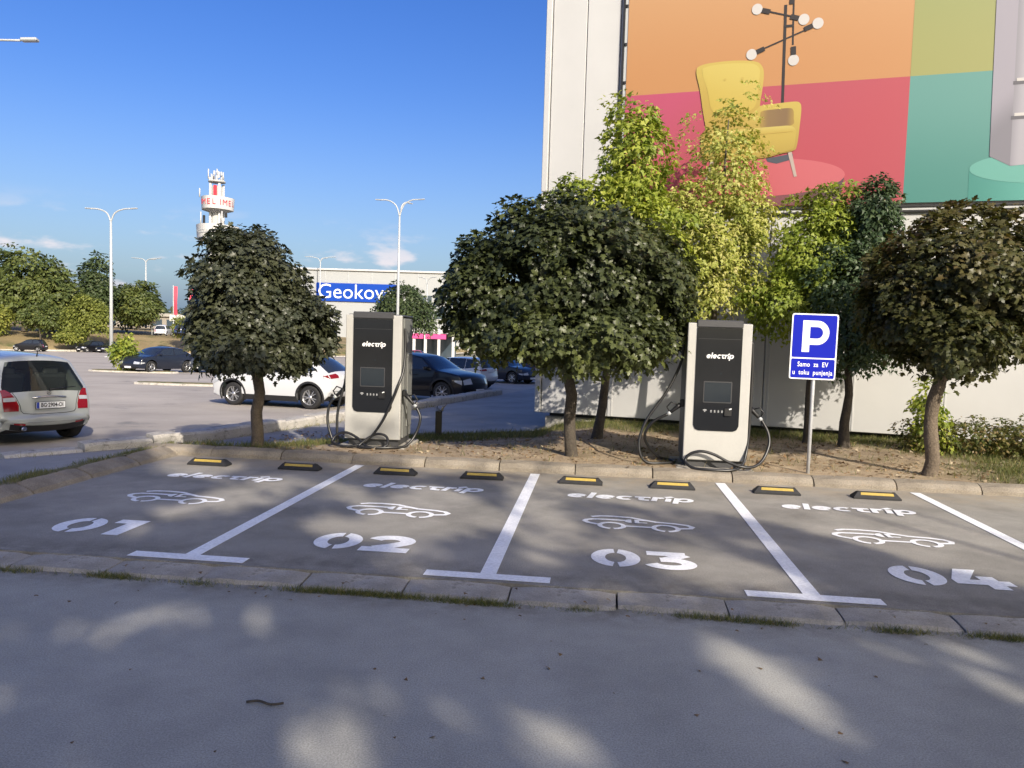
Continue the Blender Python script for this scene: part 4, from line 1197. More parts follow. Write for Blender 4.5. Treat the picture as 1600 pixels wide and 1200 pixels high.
def make_charger(label, loc, rz, cables):
    W, D = .82, .80
    r = empty('charging_cabinet', loc, rz, label=label, cat='charging station', group='electric car charging cabinets')
    MB().box((0, .42, .06), (.74, .72, .12), bev=.008).build('base_plinth', M_DARKGREY, r)
    pad = MB().box((0, .40, -.06), (1.0, 1.02, .13), bev=.012).build('concrete_pad', M_CONC, r)
    mb = MB()
    mb.box((0, .44, .99), (W - .10, D - .14, 1.78), 0, bev=.006)
    mb.build('cabinet_body', M_DARKGREY, r)
    # side cladding
    MB().box((W / 2 - .035, .53, .985), (.03, .52, 1.77), bev=.006).build('side_panel', M_SIDE, r)
    MB().box((W / 2 - .012, .60, .80), (.018, .30, 1.10), bev=.006).build('service_door', M_SIDE, r)
    MB().box((-W / 2 + .035, .53, .985), (.03, .52, 1.77), bev=.006).build('side_panel', M_DARKGREY, r)
    MB().box((0, .815, .985), (W - .06, .03, 1.77), bev=.006).build('back_panel', M_SIDE, r)
    MB().box((0, .44, 1.90), (W - .04, .78, .03), bev=.01).build('roof_plate', M_DARKGREY, r)
    for s in (-1, 1):      # cable channel beside the front shell with its clips
        mb = MB().box((s * (W / 2 - .055), .14, 1.0), (.03, .18, 1.72), 0, bev=.004)
        for z in (1.66, 1.05, .92, .70, .52):
            mb.box((s * (W / 2 - .03), .13, z), (.03, .05, .05), 1, bev=.008)
        mb.build('cable_channel', [M_SIDE if s > 0 else M_DARKGREY, M_BLACK], r)
    # front shell
    mb = MB()
    sh = [(-.41, .105), (.41, .105), (.41, 1.905), (-.41, 1.905)]
    mb.box((0, .03, 1.005), (W, .075, 1.80), bev=.012, seg=2)
    mb.build('front_shell', M_SHELL, r)
    # dark panel with chamfered lower corners
    px0, px1, z0, z1 = -.295, .285, .50, 1.845
    pp = [(px0 + .07, z0), (px1 - .07, z0), (px1 - .025, z0 + .018), (px1, z0 + .07), (px1, z1), (px0, z1), (px0, z0 + .07), (px0 + .025, z0 + .018)]
    MB().prism(pp, .0085, .020, M=FRONT).build('front_panel', M_PANEL, r)
    MB().box((-.005, .028, 1.898), (px1 - px0 + .01, .11, .10), bev=.012).build('panel_cap', M_DARKGREY, r)
    mb = MB(); logo_word(mb, FRONT @ Matrix.Translation((.005, 1.475, .0215)), x_h=.0535, w=.27, slant=.2, lift=.0002); mb.build('logo_lettering', M_LOGO, r)
    sc = MB().prism(rrect(-.185, .868, .180, 1.150, .012), .0205, .0255, M=FRONT).build('screen', M_BEZEL, r)
    MB().prism(rrect(-.172, .882, .167, 1.136, .006), .0255, .0275, M=FRONT).build('screen_glass', M_SCREEN, sc)
    MB().prism(arc(.03, 1.255, .014, .014, 0, 345, 14), .0205, .0235, M=FRONT).build('camera_lens', M_SCREEN, r)
    # contactless row
    mb = MB()
    mb.ribbon(arc(-.155, .758, .026, .020, 25, 155, 8), .008, z=.0215, M=FRONT)
    mb.ribbon(arc(-.155, .752, .015, .012, 25, 155, 6), .007, z=.0218, M=FRONT)
    mb.prism(arc(-.155, .752, .006, .006, 0, 330, 8), .0205, .0222, M=FRONT)
    for k, x in enumerate((-.075, -.028, .019, .066)):
        mb.ribbon([(x - .012, .762), (x + .012, .762)], .007, z=.0215, M=FRONT)
        mb.ribbon([(x, .775), (x, .748)], .006, z=.0219, M=FRONT)
        mb.ribbon([(x - .01, .745), (x + .01, .745)], .005, z=.0223, M=FRONT)
    mb.build('pictogram_row', mat('pictogram print', (.42, .43, .44), .5), r)
    cr = MB().prism(rrect(.095, .705, .185, .80, .008), .0205, .045, M=FRONT).build('card_reader', M_BLACK, r)
    MB().box((.165, -.049, .795), (.035, .012, .016), bev=.003, rot=Matrix.Rotation(R(-20), 3, 'Y')).build('reader_corner', M_LOGO, cr)  # plain white corner piece on the reader, does not glow
    mb = MB()
    for x in (-.375, .365):
        for z in (.15, .62, 1.25, 1.84):
            mb.prism(arc(x, z, .006, .006, 0, 315, 8), .0082, .0105, M=FRONT)
    mb.build('screw_heads', M_STEEL, r)
    MB().prism([(px0 + .02, 1.70), (px1 - .02, 1.70), (px1 - .02, 1.704), (px0 + .02, 1.704)], .0198, .0212, M=FRONT).build('panel_seam', M_BEZEL, r)
    for pts, plug in cables:
        c = MB().tube(smooth_path(pts, 7), .0195, 9).build('cable', M_CABLE, r)
        mb = MB(); connector(mb, plug[0], plug[1], 1); mb.build('connector', [M_BLACK, M_LAMP], c)
    return r
# cables of the right cabinet
right_R = ([(.43, .10, 1.68), (.445, .08, 1.35), (.44, .06, .95), (.43, .03, .52), (.40, -.02, .24), (.33, -.12, .07), (.17, -.22, .022), (-.10, -.24, .020), (-.30, -.18, .028), (-.385, -.10, .10), (-.33, -.09, .19), (-.19, -.10, .235), (-.02, -.11, .20), (.17, -.14, .11), (.34, -.16, .062), (.50, -.10, .07), (.62, -.02, .16), (.70, .06, .34), (.685, .10, .50), (.60, .12, .655)], ((.455, .13, .80), (.585, .12, .665)))
right_L = ([(-.44, .22, 1.62), (-.47, .22, 1.35), (-.64, .16, .98), (-.88, .10, .62), (-.98, .06, .34), (-.96, .04, .13), (-.86, .06, .03), (-.68, .12, .02), (-.52, .22, .02), (-.48, .36, .02), (-.56, .50, .02), (-.70, .44, .06), (-.86, .28, .24), (-.90, .20, .40), (-.80, .16, .57), (-.62, .14, .68)], ((-.455, .13, .82), (-.60, .14, .69)))
make_charger('sunlit pale charging cabinet beside the blue parking sign, cables looped at its foot', (2.69, 10.04, .165), R(-6.4), [right_R, right_L])
left_R = ([(.43, .10, 1.72), (.445, .08, 1.42), (.44, .02, 1.12), (.385, -.06, .90), (.30, -.07, .67), (.165, -.09, .37), (-.02, -.13, .12), (-.22, -.20, .022), (-.42, -.20, .022), (-.54, -.15, .06), (-.50, -.10, .155), (-.36, -.09, .20), (-.18, -.12, .13), (-.02, -.19, .022), (.18, -.22, .02), (.27, -.17, .06), (.25, -.11, .15), (.16, -.10, .195), (.03, -.11, .17), (-.14, -.20, .022), (.02, -.27, .02), (.30, -.20, .02), (.50, -.05, .03), (.62, .06, .18), (.685, .10, .42), (.62, .12, .58)], ((.455, .13, .76), (.60, .12, .60)))
left_L = ([(-.44, .20, 1.62), (-.45, .18, 1.30), (-.45, .14, .95), (-.50, .10, .70), (-.545, .08, .44), (-.54, .06, .18), (-.53, .06, .03), (-.58, .06, .03), (-.64, .08, .13), (-.70, .10, .34), (-.685, .12, .55), (-.62, .13, .66)], ((-.455, .13, .82), (-.60, .13, .69)))
make_charger('half shaded charging cabinet at the left with its cable in a figure of eight', (-2.01, 11.10, .165), R(-5.0), [left_R, left_L])

# ================================================================== PARKING SIGN
M_BLUE = mat('sign blue', (.004, .012, .36), 0.6, spec=.15, var=.03)
M_SIGNW = mat('sign white', (.80, .81, .82), 0.35)
sg = empty('parking_sign', (3.865, 9.882, .15), R(-6.0), label='blue P parking sign on a grey post beside the sunlit charging cabinet', cat='sign')
MB().tube([(0, 0, -.1), (.004, 0, 1.0), (.012, 0, 2.06)], .0235, 12).build('post', M_STEEL, sg)
SGM = Matrix.Translation((-.034, -.03, 0)) @ Matrix.Rotation(R(.5), 4, 'Y') @ Matrix.Diagonal((.965, 1, 1, 1))
def sgm(z): return SGM @ FRONT @ Matrix.Translation((0, z, 0))
bd = MB().prism(rrect(-.297, 1.235, .297, 2.075, .03), 0, .004, M=SGM @ FRONT).build('sign_board', M_SIGNW, sg)
MB().prism(rrect(-.280, 1.515, .280, 2.058, .022), .004, .0055, M=SGM @ FRONT).build('blue_field', M_BLUE, bd)
MB().prism(rrect(-.280, 1.252, .280, 1.497, .018), .004, .0055, M=SGM @ FRONT).build('blue_field', M_BLUE, bd)
mb = MB(); _MP = SGM @ FRONT @ Matrix.Translation((-.012, 1.585, .0062))
mb.ribbon([(-.095, 0), (-.095, .402)], .095, M=_MP)
mb.ribbon([(-.05, .362), (.045, .362)] + arc(.045, .248, .114, .114, 90, -90, 14)[1:] + [(-.05, .134)], .08, z=.0006, M=_MP)
mb.build('letter', M_SIGNW, bd)
mb = MB()
text_into(mb, 'Samo  za  EV', .086, SGM @ FRONT @ Matrix.Translation((.0, 1.425, .0062)), bold=.0010, spacing=1.06, wscale=.82)
text_into(mb, 'u  toku  punjenja', .086, SGM @ FRONT @ Matrix.Translation((.0, 1.322, .0062)), bold=.0010, spacing=1.06, wscale=.82)
mb.build('lettering', M_SIGNW, bd)
for z in (1.40, 1.90):
    MB().box((.008, -.004, z), (.09, .055, .03), bev=.004).build('clamp', M_STEEL, sg)

# ================================================================== WHEEL STOPS
def make_stop():
    r = empty('wheel_stop', (0, 0, 0), TH, cat='wheel stop', group='rubber wheel stops along the rear kerb')
    L, D_, H = .53, .155, .075
    mb = MB()
    lo = [(-L / 2, -D_ / 2, 0), (L / 2, -D_ / 2, 0), (L / 2, D_ / 2, 0), (-L / 2, D_ / 2, 0)]
    lo2 = [(x, y, .02) for x, y, _ in lo]
    hi = [(-L / 2 + .05, -D_ / 2 + .045, H), (L / 2 - .05, -D_ / 2 + .045, H), (L / 2 - .05, D_ / 2 - .045, H), (-L / 2 + .05, D_ / 2 - .045, H)]
    mb.add(lo + lo2 + hi, [[0, 1, 5, 4], [1, 2, 6, 5], [2, 3, 7, 6], [3, 0, 4, 7], [4, 5, 9, 8], [5, 6, 10, 9], [6, 7, 11, 10], [7, 4, 8, 11], [8, 9, 10, 11]])
    for sx in (-1, 1):
        mb.box((sx * (L / 2 - .065), .0, H + .002), (.028, .028, .012), bev=.004)
    mb.build('rubber_body', M_RUBBER, r)
    # yellow reflector let into the sloping face
    a, b = Vector((0, -D_ / 2, .02)), Vector((0, -D_ / 2 + .045, H))
    d = (b - a); n = Vector((0, -d.z, d.y)).normalized()
    p0 = a + d * .46 + n * .003; p1 = a + d * .94 + n * .003
    mb = MB().add([(-.185, *p0.yz), (.185, *p0.yz), (.18, *p1.yz), (-.18, *p1.yz), (-.185, *(p0 - n * .006).yz), (.185, *(p0 - n * .006).yz), (.18, *(p1 - n * .006).yz), (-.18, *(p1 - n * .006).yz)],
                  [[0, 1, 2, 3], [0, 4, 5, 1], [1, 5, 6, 2], [2, 6, 7, 3], [3, 7, 4, 0]])
    mb.build('reflector_strip', M_YELLOW, r)
    return r
_SU = [-1.845, -.63, .62, 1.72, 2.94, 4.04, 5.26, 6.39]
_SN = ['wheel stop in bay 01 nearest the side kerb', 'wheel stop in bay 01 beside the first painted line', 'wheel stop in bay 02 in front of the left charging cabinet', 'wheel stop in bay 02 beside the second painted line',
       'wheel stop in bay 03 in front of the largest maple trunk', 'wheel stop in bay 03 in front of the sunlit charging cabinet', 'wheel stop in bay 04 in front of the blue parking sign', 'wheel stop in bay 04 in front of the reddish maple']
_s0 = make_stop()
for k, u in enumerate(_SU):
    o = _s0 if k == 0 else copy_tree(_s0)
    o.location = uv(u, 3.80, .052)
    o.rotation_euler = (0, 0, TH + random.gauss(0, .012))
    o['label'] = 'black rubber ' + _SN[k]

# little black post behind the left cabinet
bp_ = empty('bollard', (-1.275, 13.49, path_z(-1.275, 13.49)), R(8), label='low black square post with torn pale top behind the left charging cabinet', cat='bollard')
MB().box((0, 0, .24), (.115, .115, .56), bev=.008).build('post', M_BLACK, bp_)
mb = MB(); g_ = random.Random(5)
for k in range(9):
    a = g_.uniform(0, 6.28)
    mb.add([(math.cos(a) * .03, math.sin(a) * .03, .5), (math.cos(a + .5) * .05, math.sin(a + .5) * .05, .5), (math.cos(a + .2) * g_.uniform(.08, .16), math.sin(a + .2) * g_.uniform(.08, .16), g_.uniform(.52, .66)), (math.cos(a - .2) * .07, math.sin(a - .2) * .07, g_.uniform(.54, .62))], [[0, 1, 2, 3]])
mb.build('torn_cap', M_CONC, bp_)

# ================================================================== CARS
def paint(name, col, metal=.0, rough=.28):
    return mat(name, col, rough, metal=metal, coat=1.0 if max(col) > .05 else .45, spec=.5 if max(col) > .05 else .3)
P_SILVER = paint('silver paint', (.34, .36, .352), metal=.2, rough=.34); P_WHITE = paint('white paint', (.56, .575, .59)); P_BLACK = paint('black paint', (.008, .008, .010)); P_NAVY = paint('blue black paint', (.014, .018, .032))
P_SLATE = paint('slate blue paint', (.10, .12, .17), metal=.3); P_RED = paint('red paint', (.36, .015, .025)); P_MAROON = paint('maroon paint', (.08, .008, .010)); P_BLUE = paint('blue paint', (.03, .06, .16)); P_GREY = paint('grey paint', (.30, .32, .34), metal=.4)
M_SEAT = mat('seat fabric', (.42, .33, .26), .9, var=.1); M_DASH = mat('dashboard', (.03, .03, .03), .7); M_UNDER = mat('underbody', (.010, .010, .011), .8)

# side outlines, x from rear (0) forward; z up; the tag names the skin from that point to the next one
OUT = {
 'hatch': dict(gw=.94, tum=.47, L=3.88, W=1.76, wb=(.72, 3.29), rw=.315, belt=.98, top=[(.14, .22, 'bumper'), (.04, .32, 'bumper'), (.0, .42, 'bumper'), (.02, .50, 'bumper'), (.065, .535, 'tailgate'), (.075, .64, 'tailgate'), (.10, .80, 'tailgate'), (.135, .93, 'rear_window'), (.30, 1.27, 'rear_window'), (.40, 1.45, 'roof'), (.46, 1.515, 'roof'), (.62, 1.555, 'roof'), (1.4, 1.60, 'roof'), (2.0, 1.565, 'roof'), (2.28, 1.51, 'windscreen'), (3.0, 1.06, 'bonnet'), (3.35, .96, 'bonnet'), (3.68, .80, 'nose'), (3.84, .62, 'nose'), (3.88, .46, 'nose'), (3.83, .28, 'nose'), (3.74, .21, 'under')],
   win=[[(.50, 1.06), (1.36, 1.01), (1.36, 1.49), (.86, 1.46), (.66, 1.36)], [(1.44, 1.02), (2.72, 1.02), (2.24, 1.43), (1.95, 1.48), (1.44, 1.49)]], doors=[(.98, 1.98), (1.98, 2.86)]),
 'suv': dict(L=4.34, W=1.79, wb=(.80, 3.41), rw=.345, belt=1.02, top=[(.20, .34, 'bumper'), (.06, .46, 'bumper'), (.02, .62, 'bumper'), (.05, .78, 'tailgate'), (.10, .93, 'tailgate'), (.16, 1.04, 'tailgate'), (.24, 1.12, 'rear_window'), (.72, 1.46, 'rear_window'), (.86, 1.515, 'roof'), (1.35, 1.57, 'roof'), (1.95, 1.585, 'roof'), (2.4, 1.54, 'roof'), (2.62, 1.49, 'windscreen'), (3.25, 1.10, 'bonnet'), (3.6, 1.04, 'bonnet'), (4.05, .95, 'bonnet'), (4.22, .86, 'nose'), (4.32, .68, 'nose'), (4.34, .50, 'nose'), (4.28, .32, 'nose'), (4.16, .24, 'under')],
   win=[[(.62, 1.14), (1.62, 1.05), (1.62, 1.48), (1.25, 1.46), (.90, 1.36)], [(1.70, 1.05), (3.02, 1.06), (2.56, 1.39), (2.25, 1.46), (1.70, 1.48)]], doors=[(1.12, 2.20), (2.20, 3.10)]),
 'wagon': dict(L=4.25, W=1.77, wb=(.78, 3.36), rw=.32, belt=.97, top=[(.16, .30, 'bumper'), (.04, .42, 'bumper'), (.0, .60, 'bumper'), (.05, .76, 'tailgate'), (.08, .95, 'tailgate'), (.12, 1.03, 'rear_window'), (.30, 1.40, 'rear_window'), (.38, 1.47, 'roof'), (.7, 1.51, 'roof'), (1.5, 1.53, 'roof'), (2.2, 1.49, 'roof'), (2.45, 1.44, 'windscreen'), (3.15, 1.02, 'bonnet'), (3.5, .97, 'bonnet'), (4.0, .84, 'bonnet'), (4.17, .70, 'nose'), (4.25, .50, 'nose'), (4.2, .30, 'nose'), (4.08, .22, 'under')],
   win=[[(.38, 1.06), (1.0, 1.0), (1.0, 1.42), (.55, 1.38)], [(1.06, 1.0), (1.92, .99), (1.92, 1.44), (1.06, 1.43)], [(2.0, .99), (2.92, 1.0), (2.42, 1.37), (2.2, 1.42), (2.0, 1.44)]], doors=[(1.03, 1.96), (1.96, 2.98)]),
 'fast': dict(L=4.28, W=1.82, wb=(.78, 3.39), rw=.345, belt=1.0, top=[(.18, .32, 'bumper'), (.05, .44, 'bumper'), (.0, .64, 'bumper'), (.05, .84, 'tailgate'), (.12, 1.0, 'tailgate'), (.22, 1.08, 'rear_window'), (.90, 1.42, 'roof'), (1.4, 1.51, 'roof'), (1.9, 1.53, 'roof'), (2.3, 1.49, 'roof'), (2.5, 1.44, 'windscreen'), (3.3, 1.03, 'bonnet'), (3.65, .99, 'bonnet'), (4.02, .87, 'bonnet'), (4.2, .70, 'nose'), (4.28, .50, 'nose'), (4.22, .30, 'nose'), (4.1, .22, 'under')],
   win=[[(.86, 1.13), (1.72, 1.03), (1.72, 1.42), (1.40, 1.40), (1.05, 1.29)], [(1.80, 1.03), (3.0, 1.02), (2.46, 1.36), (2.2, 1.41), (1.80, 1.43)]], doors=[(1.2, 2.2), (2.2, 3.05)]),
}
def cut_polygon(poly, step):
    """fill a 2D polygon with small faces: triangles cut along a grid; returns (points, faces) facing -y for (x, z)"""
    bm = bmesh.new()
    vs = [bm.verts.new((x, 0, z)) for x, z in poly]
    f = bm.faces.new(vs)
    bmesh.ops.triangulate(bm, faces=[f])
    x0, x1 = min(p[0] for p in poly), max(p[0] for p in poly); z0, z1 = min(p[1] for p in poly), max(p[1] for p in poly)
    for ax, lo, hi in ((0, x0, x1), (2, z0, z1)):
        k = lo + step
        while k < hi - .01:
            co = [0, 0, 0]; no = [0, 0, 0]; co[ax] = k; no[ax] = 1
            bmesh.ops.bisect_plane(bm, geom=bm.verts[:] + bm.edges[:] + bm.faces[:], plane_co=co, plane_no=no, dist=1e-5)
            k += step
    bmesh.ops.remove_doubles(bm, verts=bm.verts, dist=1e-4)
    bm.normal_update()
    bm.verts.index_update()
    pts = [(v.co.x, v.co.z) for v in bm.verts]
    fs = [[v.index for v in f.verts] if f.normal.y < 0 else [v.index for v in f.verts][::-1] for f in bm.faces]
    bm.free()
    return pts, fs
def car_body(spec):
    L, W, wb, rw, belt = spec['L'], spec['W'], spec['wb'], spec['rw'], spec['belt']
    Ra = rw + .075
    top = spec['top']
    # dense outline over the top
    pts, tags = [], []
    P = [Vector((a, b)) for a, b, _ in top]
    for i in range(len(P) - 1):
        p0 = P[max(i - 1, 0)]; p1 = P[i]; p2 = P[i + 1]; p3 = P[min(i + 2, len(P) - 1)]
        n = max(2, int((p2 - p1).length / .14) + 1)
        for k in range(n):
            t = k / n
            m0 = (p2 - p0) * .5; m1 = (p3 - p1) * .5
            s = (p2 - p1).length
            if (p1 - p0).length > 1e-6: m0 = m0.normalized() * s if m0.length else m0
            if m1.length: m1 = m1.normalized() * s
            h = (2 * t ** 3 - 3 * t * t + 1) * p1 + (t ** 3 - 2 * t * t + t) * m0 * .8 + (-2 * t ** 3 + 3 * t * t) * p2 + (t ** 3 - t * t) * m1 * .8
            pts.append(h); tags.append(top[i][2])
    pts.append(P[-1]); tags.append('under')
    zb = .20 if rw < .33 else .24
    bot = []
    for wx in (wb[1], wb[0]):
        a0 = math.degrees(math.asin((zb - rw) / Ra)) if zb < rw else 0
        bot += [Vector((wx + Ra * math.cos(R(a)), rw + Ra * math.sin(R(a)))) for a in np.linspace(a0, 180 - a0, 13)]
        if wx == wb[1]:
            bot += [Vector((x, zb - .02)) for x in np.linspace(wb[1] - Ra - .12, wb[0] + Ra + .12, 6)]
    nt_ = len(pts)
    allp = pts + bot
    tg = tags + ['under'] * len(bot)
    N_ = len(allp)
    nor = []
    for i in range(N_):
        d = allp[(i + 1) % N_] - allp[i - 1]
        nor.append(Vector((-d.y, d.x)).normalized())       # outward for this clockwise outline
    crown_amt = dict(bumper=.11, tailgate=.085, rear_window=.10, roof=.06, windscreen=.085, bonnet=.05, nose=.16, under=0.0)
    cr = [crown_amt[t] for t in tg]
    cr2 = [cr[i] if tg[i] == 'under' and i >= nt_ else (cr[i - 1] + cr[i] + cr[(i + 1) % N_]) / 3 for i in range(N_)]
    zmax = max(p.y for p in pts)
    def Yb(x, z):
        y = W / 2
        for e in (x - .0, L - x):
            e = max(0.0, min(.75, e)); y -= .13 * (1 - e / .75) ** 2.2
        if z > belt - .05: y -= (z - belt + .05) * spec.get('tum', .36) + max(0, z - belt - .25) ** 2 * .25
        else: y -= .055 * ((z - .68) / .42) ** 2
        return y
    edge = [allp[i] - nor[i] * cr2[i] for i in range(N_)]
    r = .055
    re = [.008 if (tg[i] == 'under' and i >= nt_) else .055 for i in range(N_)]
    us = [-1, -.965, -.90, -.72, -.45, -.15, .15, .45, .72, .90, .965, 1]
    groups = {}
    # skin over the top
    grid = []
    for i in range(nt_):
        e = edge[i]; ye = max(.05, Yb(e.x, e.y) - r)
        row = []
        for u in us:
            q = allp[i] - nor[i] * cr2[i] * abs(u) ** 2.4
            row.append((q.x, u * ye, q.y))
        grid.append(row)
    def emit(name, quad, smooth=True):
        groups.setdefault(name, MB()).add(quad, [[0, 1, 2, 3]], 0, smooth)
    body = MB()
    idx = {}
    vs = [p for row in grid for p in row]
    nu = len(us)
    fbody, fglass = [], {'rear_window': [], 'windscreen': []}
    for i in range(nt_ - 1):
        for j in range(nu - 1):
            f = [i * nu + j, (i + 1) * nu + j, (i + 1) * nu + j + 1, i * nu + j + 1]
            t = tg[i]
            if t in fglass and abs(us[j] + us[j + 1]) / 2 < spec.get('gw', .89): fglass[t].append(f)
            else: fbody.append(f)
    # underside across the arches
    k0 = len(vs)
    for i in range(nt_ - 1, N_ + 1):
        ii = i % N_
        e = edge[ii]; ye = max(.05, Yb(e.x, e.y) - re[ii])
        vs += [(e.x, -ye, e.y), (e.x, ye, e.y)]
    nb = N_ + 1 - (nt_ - 1)
    funder = [[k0 + 2 * i, k0 + 2 * i + 2, k0 + 2 * i + 3, k0 + 2 * i + 1] for i in range(nb - 1)]
    body.add(vs, fbody, 0, True)
    body.add(vs, funder, 1, False)
    # sides: a rounded rim following the outline, then a finely cut flat fill pushed out to the side curve
    inner = [edge[i] - nor[i] * re[i] for i in range(N_)]
    cv, cf = cut_polygon([(q.x, q.y) for q in inner], .16)
    for sgn in (-1, 1):
        sv = []
        for f in (0.0, .12, .38, 1.0):
            for i in range(N_):
                q = edge[i].lerp(inner[i], f); r_ = re[i]
                y = max(.05, Yb(q.x, q.y)) - r_ * (1 - math.sqrt(max(0, 1 - (1 - f) ** 2)))
                sv.append((q.x, sgn * y, q.y))
        sf = []
        for a in range(3):
            for i in range(N_):
                j = (i + 1) % N_
                q = [a * N_ + i, a * N_ + j, (a + 1) * N_ + j, (a + 1) * N_ + i]
                sf.append(q if sgn > 0 else q[::-1])
        body.add(sv, sf, 0, True)
        body.add([(x, sgn * max(.05, Yb(x, z)), z) for x, z in cv], [f if sgn < 0 else f[::-1] for f in cf], 0, True)
    gl = {k: (vs, f) for k, f in fglass.items()}
    # lower cladding band along skirts and bumpers is returned as a function for reuse
    def side_poly(poly, off, sgn):
        return [(x, sgn * (Yb(x, z) + off), z) for x, z in poly]
    def side_patch(poly, off, sgn, step=.12):
        cv, cf = cut_polygon(poly, step)
        return MB().add([(x, sgn * (Yb(x, z) + off), z) for x, z in cv], [f if sgn < 0 else f[::-1] for f in cf], 0, True)
    side_poly.patch = side_patch
    def skin_at(tagname, f, u, off=.0):
        ii = [i for i in range(nt_) if tg[i] == tagname]
        a = ii[0] + f * (ii[-1] + 1 - ii[0])
        i = min(int(a), nt_ - 2); t = a - i
        p = allp[i].lerp(allp[i + 1], t); n = nor[i].lerp(nor[i + 1], t).normalized(); c = cr2[i] + (cr2[i + 1] - cr2[i]) * t
        e = p - n * c; ye = max(.05, Yb(e.x, e.y) - r)
        q = p - n * c * abs(u) ** 2.4 + n * off
        return Vector((q.x, u * ye, q.y))
    return body, gl, side_poly, skin_at
def wheel_mesh(rw, style):
    w = .21
    ty = MB()
    prof = [(rw * .64, -w * .42), (rw * .86, -w * .5), (rw * .97, -w * .42), (rw, -w * .25), (rw, w * .25), (rw * .97, w * .42), (rw * .86, w * .5), (rw * .64, w * .42)]
    M = Matrix.Rotation(R(90), 4, 'X')
    ty.lathe(prof, 28, M=M)
    rim = MB()
    rim.lathe([(rw * .66, w * .44), (rw * .63, w * .40), (rw * .60, w * .18)], 28, 0, M=M)
    rim.lathe([(rw * .60, w * .16), (.0, w * .16)], 28, 1, M=M)
    for k in range(5):
        for da in ((-.22, .22) if style != 'plain' else (0,)):
            a = 2 * math.pi * k / 5
            wd = rw * (.034 if style != 'plain' else .13)
            a1 = a + da * .55; a2 = a + da
            p = [(rw * .14 * math.cos(a1) - wd * math.sin(a), rw * .14 * math.sin(a1) + wd * math.cos(a)), (rw * .14 * math.cos(a1) + wd * math.sin(a), rw * .14 * math.sin(a1) - wd * math.cos(a)),
                 (rw * .63 * math.cos(a2) + wd * math.sin(a), rw * .63 * math.sin(a2) - wd * math.cos(a)), (rw * .63 * math.cos(a2) - wd * math.sin(a), rw * .63 * math.sin(a2) + wd * math.cos(a))]
            rim.prism(p, w * .22, w * .36, 0, M=M)
    rim.lathe([(rw * .17, w * .30), (rw * .15, w * .39), (.0, w * .40)], 14, 0, M=M)
    return ty, rim
_wcache = {}
